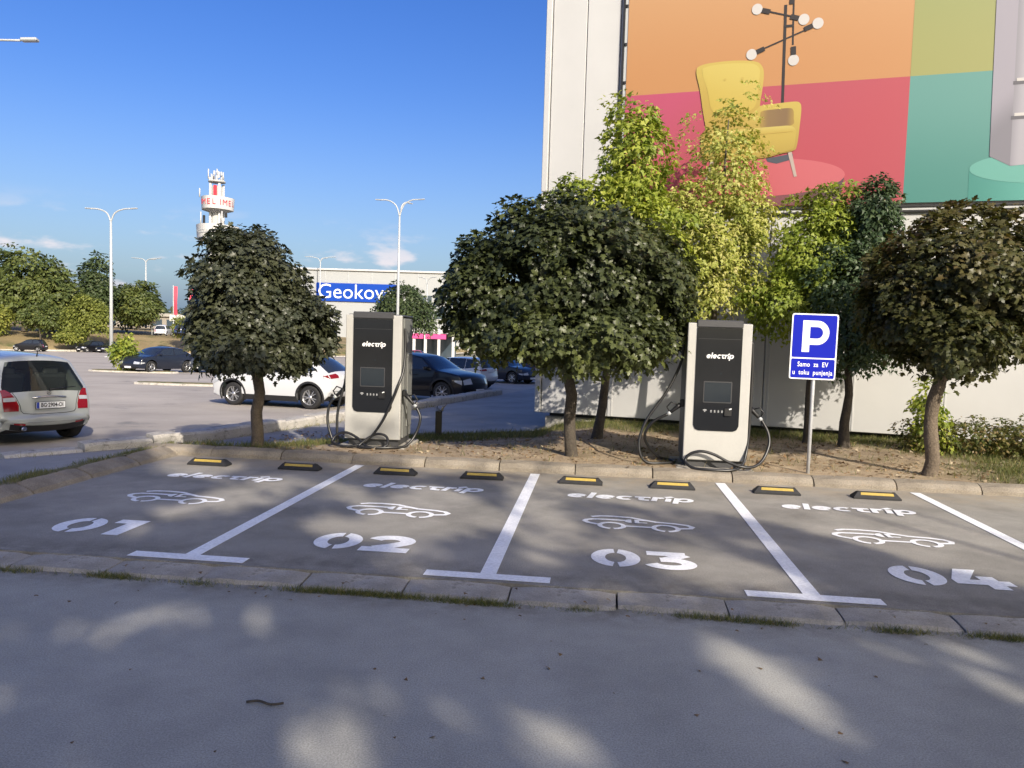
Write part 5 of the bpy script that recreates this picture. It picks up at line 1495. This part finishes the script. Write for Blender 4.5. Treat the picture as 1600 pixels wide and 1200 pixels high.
def make_car(label, spec_name, pnt, origin, heading, scale=1.0, detail=2, cladding=False, glass=None, wheel='sport', plate_text=None, lot=True, z=None, plate_front=True, group=None, name='parked_car'):
    sp = OUT[spec_name]
    g_ = glass or M_GLASS
    root = empty(name, (0, 0, 0), label=label, cat='car', group=group)
    fx, fy = math.cos(heading), math.sin(heading)
    zz = z if z is not None else lot_z(origin[1])
    fwd = Vector((fx, fy, -.022 * fy if lot else 0)).normalized(); n0 = Vector((0, .022 if lot else 0, 1)).normalized()
    lf = n0.cross(fwd).normalized(); n1 = fwd.cross(lf)
    root.matrix_world = Matrix(((fwd.x, lf.x, n1.x, origin[0]), (fwd.y, lf.y, n1.y, origin[1]), (fwd.z, lf.z, n1.z, zz), (0, 0, 0, 1))) @ Matrix.Scale(scale, 4)
    body, gl, side_poly, skin_at = car_body(sp)
    body.build('body', [pnt, M_UNDER], root)
    for nm, (vs, fs) in gl.items():
        used = sorted({i for f in fs for i in f}); mp_ = {a: b for b, a in enumerate(used)}
        MB().add([vs[i] for i in used], [[mp_[i] for i in f] for f in fs], 0, True).build(nm, g_, root)
    L, W, wb, rw = sp['L'], sp['W'], sp['wb'], sp['rw']
    for sgn in (-1, 1):
        for wv in sp['win']:
            cx_, cz_ = sum(p[0] for p in wv) / len(wv), sum(p[1] for p in wv) / len(wv)
            fr_ = [(x + (x - cx_) * .05, z_ + (z_ - cz_) * .10) for x, z_ in wv]
            wo = side_poly.patch(wv, .006, sgn).build('side_window', M_GLASS, root)
            if detail > 1: side_poly.patch(fr_, .003, sgn).build('window_frame', M_TRIM, wo)
        if detail > 1:
            for (x0, x1) in sp['doors']:
                zb = .36
                dp = [(x0, zb), (x1, zb), (x1, sp['belt'] - .04), (x0, sp['belt'] - .04)]
                if x0 == sp['doors'][0][0]: dp = [(x0 + .16, zb), (x1, zb), (x1, sp['belt'] - .04), (x0, sp['belt'] - .04), (x0 - .02, .72)]
                for i in range(len(dp)):
                    pass
                xs = np.linspace(x0 + .012, x1 - .012, 5); zs = np.linspace(zb, sp['belt'] - .05, 6)
                first = x0 == sp['doors'][0][0]
                vv = []
                for zv in zs:
                    for xv in xs:
                        xq = xv
                        if first:
                            cut = max(0, .62 - zv) * .55
                            xq = x0 + .012 + cut + (xv - x0 - .012) * (x1 - x0 - .024 - cut) / (x1 - x0 - .024)
                        vv.append(side_poly([(xq, zv)], .006, sgn)[0])
                ff = []
                for a in range(5):
                    for b in range(4):
                        q = [a * 5 + b, a * 5 + b + 1, a * 5 + b + 6, a * 5 + b + 5]
                        ff.append(q if sgn < 0 else q[::-1])
                d = MB().add(vv, ff, 0, True).build('door', pnt, root)
                hx = x0 + .20 if True else x1
                c = Vector(side_poly([(x0 + .22, sp['belt'] - .13)], .02, sgn)[0])
                MB().box(c, (.19, .028, .032), bev=.01).build('handle', pnt, d)
            c = Vector(side_poly([(sp['win'][-1][1][0] - .16, sp['belt'] + .09)], .09, sgn)[0])
            MB().box(c, (.13, .20, .14), bev=.045, seg=2).build('wing_mirror', pnt, root)
        if cladding:
            for (xa, xb) in ((wb[0] + rw + .08, wb[1] - rw - .08),):
                q = [side_poly([(x, zq)], .012, sgn)[0] for zq in (.20, .36) for x in np.linspace(xa, xb, 8)]
                MB().add(q, [[i, i + 1, i + 9, i + 8] if sgn < 0 else [i + 8, i + 9, i + 1, i] for i in range(7)]).build('sill_cladding', M_TRIM, root)
        for wx in wb:   # dark lip of the arch
            ra = rw + .075
            mb = MB(); vv = []
            for a in np.linspace(-22, 202, 22):
                for rr in (ra - .012, ra + (.05 if cladding else .008)):
                    vv.append(side_poly([(wx + rr * math.cos(R(a)), rw + rr * math.sin(R(a)))], .012, sgn)[0])
            mb.add(vv, [[2 * i, 2 * i + 2, 2 * i + 3, 2 * i + 1] for i in range(21)])
            if cladding: mb.build('arch_lip', M_TRIM, root)
        # wheels
        key = (rw, wheel)
        if key not in _wcache:
            a, b = wheel_mesh(rw, wheel)
            _wcache[key] = (a.mesh('tyre', M_TYRE), b.mesh('rim', [M_RIM, M_RIMD]))
        for wx in wb:
            we = bpy.data.objects.new('wheel', None); link(we, root)
            we.location = (wx, sgn * (W / 2 - .135), rw); we.rotation_euler = (0, random.uniform(0, 1), R(180) if sgn > 0 else 0)
            # rim faces outwards: local -y
            for nm, me in zip(('tyre', 'rim'), _wcache[key]):
                link(bpy.data.objects.new(nm, me), we)
        # lamps
        if spec_name == 'hatch': rows = [('tailgate', .20, .70), ('tailgate', .45, .69), ('tailgate', .75, .75), ('tailgate', .98, .82), ('rear_window', .10, .90)]
        else: rows = [('tailgate', .34, .52), ('tailgate', .55, .50), ('tailgate', .76, .58)]
        vv = [skin_at(t, f, sgn * (ui + (.995 - ui) * k / 4), .008) for t, f, ui in rows for k in range(5)]
        ff = [[5 * r_ + i, 5 * r_ + i + 1, 5 * r_ + i + 6, 5 * r_ + i + 5] for r_ in range(len(rows) - 1) for i in range(4)]
        tl = MB().add(vv, ff, 0, True)
        n5 = 5 * (len(rows) - 1) + 4
        e0, e1 = vv[4], vv[n5]
        sl = side_poly.patch([(e0.x - .01, e0.z), (e0.x + .20, e0.z + .10), (e1.x + .12, e1.z - .03), (e1.x - .01, e1.z)], .008, sgn)
        if spec_name != 'hatch': tl.add(sl.v, sl.f, 0, True)
        t_o = tl.build('tail_light', M_REDL, root)
        if spec_name == 'hatch':
            q = [skin_at('tailgate', f, sgn * u, .013) for f in (.60, .76) for u in np.linspace(.745, .985, 4)]
            MB().add(q, [[i, i + 1, i + 5, i + 4] for i in range(3)]).build('reversing_lamp', M_HEADL, t_o)
        vv = [skin_at('nose', f, sgn * u, .008) for f in (.04, .30) for u in np.linspace(.55, .99, 5)]
        hl = MB().add(vv, [[i, i + 1, i + 6, i + 5] for i in range(4)], 0, True)
        xe = vv[4].x
        sl = side_poly.patch([(xe + .005, vv[9].z), (xe + .005, vv[4].z), (xe - .26, vv[4].z - .01), (xe - .22, vv[4].z - .06)], .008, sgn)
        hl.add(sl.v, sl.f, 0, True)
        hl.build('headlight', M_HEADL, root)
    # grille and lower bumper
    vv = [skin_at('nose', f, u, .006) for f in (.30, .62) for u in np.linspace(-.5, .5, 7)]
    MB().add(vv, [[i, i + 1, i + 8, i + 7] for i in range(6)], 0, True).build('grille', M_TRIM, root)
    vv = [skin_at('nose', f, u, .007) for f in (.72, .97) for u in np.linspace(-.86, .86, 9)]
    MB().add(vv, [[i, i + 1, i + 10, i + 9] for i in range(8)], 0, True).build('lower_bumper', M_TRIM, root)
    vv = [skin_at('bumper', f, u, .007) for f in (.02, .30 if not cladding else .5) for u in np.linspace(-.93, .93, 9)]
    MB().add(vv, [[i, i + 1, i + 10, i + 9] for i in range(8)], 0, True).build('lower_bumper', M_TRIM, root)
    if plate_front:
        c = skin_at('nose', .60, 0, .02); MB().box(c, (.012, .50, .105), bev=.004).build('number_plate', M_PLATE, root)
    c = skin_at('tailgate', .42 if spec_name == 'hatch' else .35, 0, .018)
    pl_ = MB().box(c, (.014, .53, .125), bev=.004).build('number_plate', [M_TRIM if plate_text else M_PLATE], root)
    return root, skin_at, side_poly, pl_, c

# silver hatchback at the left edge, seen from behind
car, skin_at, side_poly, pl_, pc = make_car('silver hatchback parked at the left edge, seen from behind', 'hatch', P_SILVER, (-8.0, 13.35), R(153), glass=M_GLASSC, wheel='plain', plate_text=True)
BACKM = Matrix(((0, 0, -1, 0), (-1, 0, 0, 0), (0, 1, 0, 0), (0, 0, 0, 1)))     # (a,b,c) -> (y=-a, z=b, x=-c) : facing backwards
def bk(p, off=0.0): return Matrix.Translation((p.x - off, p.y, p.z)) @ BACKM
MB().prism(rrect(-.255, -.055, .255, .055, .008), 0, .003, M=bk(pc, .007)).build('plate_face', M_PLATE, pl_)
MB().prism([(-.252, -.052), (-.205, -.052), (-.205, .052), (-.252, .052)], 0, .001, M=bk(pc, .0105)).build('plate_band', M_PBLUE, pl_)
mb = MB(); text_into(mb, 'BG*2904-OI'.replace('*', '·'), .098, bk(pc, .0115) @ Matrix.Translation((.022, 0, 0)), bold=.0025, wscale=.82); mb.build('plate_lettering', M_INK, pl_)
# tailgate seam, handle bar, badge, wiper, exhaust, reflectors, aerial
def skin_strip(name, path, w, m, off=.006):
    mb = MB(); mb.tube([skin_at(t, f, u, off) for t, f, u in path], w, 5); return mb.build(name, m, car)
skin_strip('tailgate_seam', [('tailgate', .99, -.78), ('tailgate', .75, -.72), ('tailgate', .45, -.66), ('tailgate', .2, -.65), ('tailgate', .08, -.60), ('tailgate', .02, -.4), ('tailgate', .0, 0), ('tailgate', .02, .4), ('tailgate', .08, .60), ('tailgate', .2, .65), ('tailgate', .45, .66), ('tailgate', .75, .72), ('tailgate', .99, .78)], .006, M_TRIM, off=.0)
skin_strip('handle_bar', [('tailgate', .70, -.40), ('tailgate', .73, -.2), ('tailgate', .735, 0), ('tailgate', .73, .2), ('tailgate', .70, .40)], .016, M_CHROME, off=.008)
c = skin_at('tailgate', .90, 0, .012)
mb = MB(); mb.ribbon(arc(0, 0, .036, .036, 0, 345, 22), .007, closed=True, M=bk(c))
for a in (90, 210, 330): mb.ribbon([(0, 0), (.034 * math.cos(R(a)), .034 * math.sin(R(a)))], .008, z=.0015 + a * 1e-6, M=bk(c))
mb.build('star_badge', M_CHROME, car)
c = skin_at('rear_window', .02, -.02, .02); d = skin_at('rear_window', .13, -.70, .02)
MB().tube([c, c.lerp(d, .3), d], [.02, .012, .007], 6).build('rear_wiper', M_TRIM, car)
vv = [skin_at('rear_window', f, u, .008) for f in (-.10, .12) for u in np.linspace(-.88, .88, 9)]
c = skin_at('roof', .12, 0, .0); MB().tube([c, c + Vector((-.05, 0, .16))], [.012, .005], 6).build('aerial', M_TRIM, car)
MB().tube([(.10, .48, .30), (-.0, .48, .30)], .035, 12).build('exhaust', M_CHROME, car)
for s in (-1, 1):
    vv = [skin_at('bumper', f, s * u, .009) for f in (.28, .38) for u in (.62, .74, .86)]
    MB().add(vv, [[0, 1, 4, 3], [1, 2, 5, 4]]).build('rear_reflector', M_REDL, car)
skin_strip('bumper_crease', [('bumper', .42, -.90), ('bumper', .46, -.5), ('bumper', .47, 0), ('bumper', .46, .5), ('bumper', .42, .90)], .008, P_SILVER, off=.004)
for s in (-1, 1):   # seats seen through the back window
    mb = MB(); mb.box((.78, s * .38, .92), (.16, .60, .62), bev=.06, seg=2, rot=Matrix.Rotation(R(-14), 3, 'Y')); mb.box((.70, s * .38, 1.25), (.10, .28, .16), bev=.04, seg=2); mb.build('rear_seat', M_DASH, car)
    mb = MB(); mb.box((1.75, s * .38, .95), (.16, .52, .70), bev=.06, seg=2, rot=Matrix.Rotation(R(-14), 3, 'Y')); mb.box((1.62, s * .38, 1.34), (.12, .30, .22), bev=.05, seg=2); mb.build('front_seat', M_SEAT, car)
MB().box((1.9, 0, .52), (2.8, 1.40, .10)).build('cabin_floor', M_DASH, car)
MB().box((2.75, 0, .90), (.40, 1.36, .22), bev=.06).build('dashboard', M_DASH, car)

def wheel_origin(spec, wx_i, sgn, pos, heading, scale=1.0):
    """car origin such that the given wheel stands at pos"""
    sp = OUT[spec]; x = sp['wb'][wx_i] * scale; y = sgn * (sp['W'] / 2 - .03) * scale
    f = Vector((math.cos(heading), math.sin(heading))); l = Vector((-f.y, f.x))
    return (pos[0] - f.x * x - l.x * y, pos[1] - f.y * x - l.y * y)
h = R(163)
make_car('white crossover with black sills parked behind the left clipped maple', 'suv', P_WHITE, wheel_origin('suv', 0, 1, (-5.86, 22.2), h), h, cladding=True)
h = R(-27)
make_car('black crossover facing right behind the left charging cabinet', 'suv', P_BLACK, wheel_origin('suv', 1, -1, (-2.42, 26.3), h, 1.08), h, scale=1.08, cladding=True)
h = R(152)
make_car('white estate car parked beyond the black crossover, its tail to the right', 'wagon', P_WHITE, (-.95, 36.6), h)
make_car('navy car half hidden by the largest maple, beside the white estate', 'fast', P_NAVY, (-2.3, 46.5), R(-35), detail=1)
make_car('maroon car behind the largest maple, farthest right in the car park', 'wagon', P_MAROON, (3.0, 45.5), R(150), detail=1)
h = R(247)
make_car('dark blue crossover coupe beside the small leafy islet', 'fast', P_NAVY, wheel_origin('fast', 1, 1, (-20.59, 43.84), h), h, cladding=False)
make_car('slate blue estate car parked next to the dark blue crossover coupe', 'wagon', P_SLATE, wheel_origin('wagon', 1, 1, (-17.9, 46.6), h), h)
make_car('black crossover half hidden by the left clipped maple in the car park', 'suv', P_BLACK, wheel_origin('suv', 1, 1, (-15.4, 47.6), h), h, detail=1)
h = R(250)
make_car('black estate car far off on the left, front plate visible', 'wagon', P_BLACK, (-54.0, 107.0), h, detail=1)
make_car('black hatchback far off on the left, left of the black estate', 'hatch', P_BLACK, (-57.6, 108.0), h, detail=1, wheel='plain')
make_car('black hatchback parked sideways below the trees at the far left', 'hatch', P_BLACK, (-60.3, 99.5), R(188), detail=1, wheel='plain')
make_car('white car seen from behind up on the grass bank', 'hatch', P_WHITE, (-51.2, 111.5), R(100), detail=1, lot=False, z=.12, wheel='plain')
make_car('blue car beside the white car up on the grass bank', 'wagon', P_BLUE, (-49.2, 113.5), R(96), detail=1, lot=False, z=.2, wheel='plain')
make_car('bright red car far off below the pink and white canopy', 'hatch', P_RED, (-17.0, 124.0), R(-8), detail=1, wheel='plain')
# ================================================================== FAR BACKGROUND
def lamp_post(label, base, H, arms, spread, rise=.9, third=False, r=.11, group='tall pale lamp posts in the car park', name='street_lamp', head=None):
    root = empty(name, base, label=label, cat='street lamp', group=group)
    MB().tube([(0, 0, -.2), (0, 0, H * .5), (.0, 0, H - rise)], [r, r * .8, r * .55], 10).build('pole', M_LAMP, root)
    MB().box((0, 0, .06), (r * 5, r * 5, .12), bev=.02).build('base_plate', M_LAMP, root)
    for k, a in enumerate(arms):
        d = Vector((math.cos(a), math.sin(a), 0))
        p = [Vector((0, 0, H - rise - .05)), d * spread * .16 + Vector((0, 0, H - rise * .35)), d * spread * .5 + Vector((0, 0, H - .06)), d * spread * .86 + Vector((0, 0, H))]
        arm = MB().tube(smooth_path(p, 4), r * .42, 6).build('arm', M_LAMP, root)
        c = d * spread * .93 + Vector((0, 0, H + .02))
        MB().box(c, head or (spread * .26, .30, .12), bev=.05 if not head else .02, rot=(Matrix.Rotation(a, 3, 'Z') @ Matrix.Rotation(R(-3), 3, 'Y'))).build('lamp_head', M_LAMP, arm)
    return root
lamp_post('tall twin armed lamp post at the far kerb, nearest the left trees', (-41.76, 80, -1.78), 15.3, (R(170), R(-8)), 2.8, rise=1.3, r=.19)
lamp_post('lamp post with pale heads on the grass bank, in front of the round tree', (-66.78, 140, 1.2), 12.4, (R(170), R(-5), R(80)), 2.7, rise=.7, r=.19)
lamp_post('tall triple armed lamp post rising above the left charging cabinet', (-14.32, 95, -2.1), 19.9, (R(168), R(-12), R(70)), 3.0, rise=2.0, r=.2)
lamp_post('distant lamp post standing above the roof of the white store', (-49.6, 197, -3.3), 23.3, (R(172), R(-8), R(80)), 3.9, rise=1.2, r=.22)
lamp_post('slim lamp post in front of the white store windows', (-18.7, 165, -3.2), 16.6, (R(150), R(-30)), 2.2, rise=1.5, r=.2)
lamp_post('lamp post beside the footpath at the upper left, only its arm in view', (-13.62, 17.6, path_z(-13.6, 17.6) - .3), 8.86, (R(3),), 2.75, rise=.95, r=.06, head=(.36, .16, .075))

# --- round advertising tower
tw = empty('advertising_tower', (-81.0, 210, -3.0), 0, label='tall round mast with red lettered white rings behind the left maple', cat='tower')
M_TWHITE = mat('ring white', (.50, .50, .50), .5); M_TRED = mat('ring red', (.62, .03, .05), .5); M_TGREY = mat('ring grey print', (.42, .44, .46), .5); M_TCONC = mat('tower concrete', (.42, .42, .41), .8, var=.15, vscale=.6)
MB().tube([(0, 0, -1), (0, 0, 42.2)], [1.5, 1.3], 16).build('shaft', M_TCONC, tw)
for k in range(4):
    a = k * math.pi / 2 + .72
    MB().tube([(1.75 * math.cos(a), 1.75 * math.sin(a), -1), (1.75 * math.cos(a), 1.75 * math.sin(a), 42.8)], .36, 8).build('column', M_TWHITE, tw)
MB().box((.1, -1.45, 40.2), (.9, .4, 4.2), bev=.1).build('red_panel', M_TRED, tw)
MB().box((.0, -1.45, 27.0), (1.5, .4, 2.2), bev=.1).build('red_panel', M_TRED, tw)
def ring(name, rad_, z0, z1):
    mb = MB()
    # rounded triangle plan
    pl2 = []
    for k in range(48):
        a = 2 * math.pi * k / 48
        rr = rad_ * (1 + .07 * math.cos(3 * (a - R(270))))
        pl2.append((rr * math.cos(a), rr * math.sin(a)))
    n = len(pl2)
    vs = []
    for f, z in ((.30, z0 - .9), (.95, z0 - .05), (.955, z0), (1.0, z1), (.93, z1)):
        vs += [(x * f, y * f, z) for x, y in pl2]
    for lo, hi, m_ in ((0, 1, 1), (1, 2, 1), (2, 3, 0), (3, 4, 0)):
        mb.add(vs, [[lo * n + k, lo * n + (k + 1) % n, hi * n + (k + 1) % n, hi * n + k] for k in range(n)], m_)
    return mb.build(name, [M_TWHITE, M_TCONC], tw)
ADV = dict(I=.36, M=.92, E=.66, L=.60, O=.84, Z=.68, A=.74, R=.68)
def ring_text(parent, body, rad_, z, mid, size, m, bold):
    # letters set one by one round the ring, centred on the angle mid
    tot = sum(ADV[c] for c in body) * size
    acc = -tot / 2
    for ch in body:
        w = ADV[ch] * size
        a = mid + (acc + w / 2) / rad_
        acc += w
        rr = rad_ * (1 + .07 * math.cos(3 * (a - R(270)))) + .06
        M = Matrix.Translation((rr * math.cos(a), rr * math.sin(a), z)) @ Matrix.Rotation(a + R(90), 4, 'Z') @ Matrix.Rotation(R(90), 4, 'X')
        mb = MB(); text_into(mb, ch, size, M, bold=bold); mb.build('letter', m, parent)
r1 = ring('sign_ring', 4.25, 35.9, 39.1)
for a0 in (R(255), R(334)): ring_text(r1, 'IMEL', 4.25, 37.5, a0, 2.05, M_TRED, .0)
r2 = ring('sign_ring', 5.5, 27.8, 31.6)
ring_text(r2, 'MOZZARO', 5.5, 29.7, R(256), 1.25, M_TGREY, .01); ring_text(r2, 'MOZZARO', 5.5, 29.7, R(333), 1.25, M_TGREY, .01)
g_ = random.Random(8)
for k in range(14):
    a = k * .449 + .2
    MB().box((g_.uniform(1.0, 2.0) * math.cos(a), g_.uniform(1.0, 2.0) * math.sin(a), 44.3 + g_.uniform(-.6, 1.4)), (.5, .5, g_.uniform(.9, 1.8)), bev=.1, rz=a).build('antenna_panel', M_TGREY if k % 2 else M_TWHITE, tw)
MB().lathe([(.0, 43.2), (2.2, 43.2), (2.2, 43.6), (.0, 43.6)], 16).build('antenna_platform', M_TCONC, tw)
for k, (x, y, z0, z1) in enumerate(((-3.3, -2.5, 31.6, 35.0), (2.6, -3.2, 31.6, 35.2), (-1.9, -1.0, 44, 46.6), (2.0, -.8, 44, 45.8), (-4.0, -1.6, 39, 41.3), (.4, -1, 45, 46.6))):
    MB().tube([(x, y, z0), (x, y, z1)], .17, 6).build('antenna_rod', M_TWHITE, tw)
for x, z in ((-2.7, 33.0), (3.2, 34.3)):
    MB().box((x, -1.9, z), (.6, .5, 2.4 if x < 0 else 1.2), bev=.1).build('equipment_box', M_TRIM, tw)

# --- white store with blue sign
stw = empty('store_building', (-31, 200, -4.4), R(0), label='long low white store with a blue lettered sign, behind the left charging cabinet', cat='building')
M_STORE = mat('store white', (.33, .345, .355), .6, var=.05, vscale=.1); M_STOREW = mat('store window', (.05, .07, .09), .1, spec=.8)
MB().box((0, 15, 10.3), (52, 30, 22.2), bev=.1).build('wall', M_STORE, stw)
MB().box((0, 14.8, 21.55), (52.6, 30.6, .5), bev=.1).build('roof', M_TWHITE, stw)
sb_ = MB().box((-9.9, -.25, 15.75), (20.6, .3, 4.7), bev=.05).build('sign_panel', mat('store sign blue', (.006, .05, .34), .6, spec=.15), stw)
mb = MB(); text_into(mb, 'Geokovan', 5.3, Matrix.Translation((-8.9, -.42, 15.8)) @ Matrix.Rotation(R(90), 4, 'X'), bold=-.02, wscale=1.0); mb.build('sign_lettering', M_SIGNW, sb_)
for k in range(5):
    for z in (14.6, 10.5, 6.4):
        w = MB().box((8.2 + 3.6 * k, -.06, z), (2.8, .2, 1.9)).build('window', M_STOREW, stw)
        MB().box((8.2 + 3.6 * k, -.18, z - 1.05), (3.0, .14, .16)).build('sill', M_TWHITE, w)
for k in range(9):
    MB().box((-24 + 6 * k, -.04, 19.8), (.14, .12, 3.2)).build('panel_joint', M_TGREY, stw)

# --- canopy
cp = empty('canopy', (-16.6, 150, -3.6), 0, label='white open canopy with a pink band in front of the store', cat='canopy')
M_PINK = mat('pink band', (.62, .06, .22), .5)
MB().box((0, 3, 5.6), (11, 8, 1.0), bev=.1).build('roof', M_TWHITE, cp)
for x in (-4.2, .2):
    MB().box((x + 1.4, -1.1, 4.55), (4.0, .2, .95), bev=.04).build('pink_band', M_PINK, cp)
for x in (-5.0, -2.6, -.4, 2.2, 5.0):
    MB().box((x, -.8, 2.0), (.55, .5, 6.3), bev=.04).build('post', M_TWHITE, cp)
MB().box((0, 6.5, 2.2), (10, .3, 6)).build('back_wall', M_STOREW, cp)

# --- two banner flags and a signboard
for k, (x, y, H) in enumerate(((-57.4, 130, 8.6), (-55.0, 130.5, 8.4))):
    f = empty('banner_flag', (x, y, .3), R(5), label=('tall red and white banner flag left of the maple crown', 'red and white banner flag partly behind the maple crown')[k], cat='flag', group='red banner flags by the white signboard')
    MB().tube([(0, 0, -.4), (0, 0, H - .5)], .07, 8).build('pole', M_LAMP, f)
    vs = []
    for i in range(9):
        for j in (0, 1):
            vs.append((.10 + j * .55, .1 * math.sin(i * .9 + j * 1.4), 2.4 + (H - 3.1) * i / 8))
    MB().add(vs, [[2 * i, 2 * i + 1, 2 * i + 3, 2 * i + 2] for i in range(8)], 0, True).build('cloth', mat('flag red', (.62, .05, .09), .7), f)
sg2 = empty('signboard', (-54.6, 127, .3), 0, label='white signboard on two legs below the banner flags', cat='sign')
MB().box((0, 0, 2.55), (4.2, .2, 1.0), bev=.04).build('board', M_TWHITE, sg2)
for x in (-1.5, 1.4): MB().tube([(x, .1, -.4), (x, .1, 2.1)], .09, 8).build('leg', M_LAMP, sg2)
sg3 = empty('signboard', (-60.1, 128, .3), 0, label='small upright white signboard left of the banner flags', cat='sign')
MB().box((0, 0, 2.5), (1.5, .2, 1.9), bev=.04).build('board', M_TWHITE, sg3)
MB().tube([(0, .1, -.4), (0, .1, 1.6)], .09, 8).build('leg', M_LAMP, sg3)
# low concrete building behind the bank
hut = empty('low_building', (-83, 165, 1.2), R(-6), label='long low concrete building behind the bank, below the round tree', cat='building')
MB().box((0, 3, 1.0), (26, 6, 2.6)).build('wall', mat('hut wall', (.30, .27, .23), .8), hut)
MB().box((0, 3, 2.5), (27, 7, .7), bev=.08).build('roof', M_CONC, hut)
for k in range(7):
    MB().box((-10.5 + 3.5 * k, -.06, .9), (2.4, .2, 1.4)).build('window', M_STOREW, hut)

# --- trees beyond the car park
FT = 'trees beyond the car park'
def far_tree(label, x, y, zb, ells, m, n, leaf, seed, trunk=(.25, .12), per=16, spray=.9, **kw):
    make_tree('tree', label, (x, y, zb), [((x + a, y + b, zb + c), r, w) for (a, b, c), r, w in ells], m, M_BARKD, n, per, spray, leaf, DIA, trunk=trunk, seed=seed, group=FT, shell=(.45, 1.03), lumps=.22, **kw)
far_tree('biggest broad tree at the far left', -73.0, 115, .2, [((0, 0, 7.8), (6.4, 5, 5.0), 1), ((4.2, 0, 5.6), (4.2, 4, 4.0), .6), ((-4.5, 0, 6.0), (4, 4, 4.6), .5)], L_FAR, 620, .62, 31, trunk=(.4, .2), per=18)
far_tree('dark narrow tree right of the biggest broad tree', -66.0, 122, .6, [((0, 0, 7.6), (2.4, 2.4, 4.2), 1), ((.6, 0, 5.0), (3.0, 2.6, 3.0), .6)], L_FARD, 330, .55, 32)
far_tree('pale green tree with two young stems in front of the dark narrow tree', -59.6, 108, -.8, [((0, 0, 4.3), (2.3, 2.0, 2.2), 1), ((-1.9, 0, 3.0), (1.7, 1.6, 1.9), .6), ((1.6, 0, 3.2), (1.7, 1.6, 2.0), .6), ((-.9, -.3, 1.5), (1.2, 1.2, 1.2), .4)], L_FARY, 420, .40, 33, trunk=(.16, .08), spray=.6, tint_fn=lambda C, T, g: T * .7)
far_tree('small open green tree in front of the biggest broad tree', -67.0, 109, -1.0, [((0, 0, 3.6), (2.6, 2.2, 1.6), 1), ((1.6, 0, 2.9), (1.5, 1.4, 1.2), .4)], L_FAR, 190, .42, 34, trunk=(.12, .07), spray=.6)
far_tree('small yellow tree at the left picture edge', -72.4, 108, -1.2, [((0, 0, 3.3), (1.9, 1.8, 2.1), 1)], L_FARY, 190, .42, 35, trunk=(.12, .07), spray=.6)
far_tree('round mid green tree right of the tall twin armed lamp post', -61.4, 126, .8, [((0, 0, 4.6), (3.6, 3.2, 3.2), 1), ((0, 0, 3.3), (3.9, 3.2, 1.7), .5)], L_FAR, 480, .5, 36, trunk=(.2, .1), spray=.7)
far_tree('broad tree in front of the white store and its blue sign', -15.9, 112, -2.8, [((0, 0, 8.6), (3.6, 3.4, 3.2), 1), ((-2.2, 0, 7.2), (2.8, 2.6, 2.4), .5), ((2.4, 0, 7.0), (2.8, 2.6, 2.6), .5)], L_FARD, 560, .46, 37, trunk=(.25, .14), spray=.7)
far_tree('grey green tree behind the small white signboard', -60.0, 150, .5, [((0, 0, 3.0), (5.0, 3, 2.6), 1)], L_FARD, 220, .6, 38)
far_tree('dull green tree behind the banner flags', -52.0, 152, .5, [((0, 0, 3.4), (5.5, 3, 3.0), 1)], L_FARD, 240, .6, 39)
far_tree('dark tree behind the small open green tree', -69.5, 119, .4, [((0, 0, 3.6), (3.6, 3, 3.2), 1)], L_FARD, 300, .55, 40)
far_tree('dark spreading tree between the far pale trees and the round tree', -67.0, 135, .8, [((0, 0, 4.2), (4.8, 4, 3.4), 1)], L_FARD, 330, .6, 41)
far_tree('distant tree behind the left end of the low building', -93.0, 150, .8, [((0, 0, 5.5), (7, 5, 5.0), 1)], L_FAR, 360, .8, 42)
far_tree('distant tree behind the left maple crown', -45.0, 155, .3, [((0, 0, 5.0), (6, 4, 4.6), 1)], L_FAR, 320, .7, 43)
far_tree('bare looking pale tree left of the maple crown', -50.5, 140, .3, [((0, 0, 9.0), (2.6, 2, 3.2), .5)], L_FARY, 40, .3, 44, nlimbs=14, trunk=(.16, .1))
bush('shrub', 'bright leafy sapling on the small islet beside the dark blue crossover coupe', (-22.3, 44.2, lot_z(44.2) + .1), [((-22.3, 44.2, lot_z(44.2) + 1.15), (.75, .6, .95), 1)], L_LIME, 120, 12, .3, .22, 51, lumps=.3)
bush('shrub', 'yellow green bush on the grass bank below the banner flags', (-50.6, 118, .0), [((-50.6, 118, 1.5), (1.9, 1.4, 1.8), 1)], L_FARY, 160, 14, .4, .34, 52, lumps=.3)
bush('shrub', 'yellowish bush on the bank below the pale green tree', (-61.2, 106.0, -1.2), [((-61.2, 106, -.2), (2.0, 1.4, 1.0), 1)], L_FARY, 160, 14, .4, .34, 53, lumps=.3)

# --- distant wood closing the horizon
L_WOOD = leaf_mat('distant wood leaves', [(.035, .05, .025), (.055, .075, .035), (.08, .10, .045)], trans=.15, rough=.6)
_g = np.random.default_rng(77)
_n = 16000
_az = R(-62) + _g.random(_n) * R(128)
_d = 290 + 45 * _g.random(_n)
_h = (7.0 + 2.6 * np.sin(_az * 23) + 1.8 * np.sin(_az * 57 + 1.0) + 1.2 * np.sin(_az * 131)) * np.sqrt(_g.random(_n))
_P = np.stack([_d * np.sin(_az), _d * np.cos(_az), -3.3 + _h], 1)
tag(leaf_object('distant_wood', _P, _g.normal(size=(_n, 3)) + np.array([0, -.6, .5]), _g.normal(size=(_n, 3)), 2.2 + 1.6 * _g.random(_n), _g.random(_n), DIA, L_WOOD), 'low distant wood along the horizon', kind='stuff')
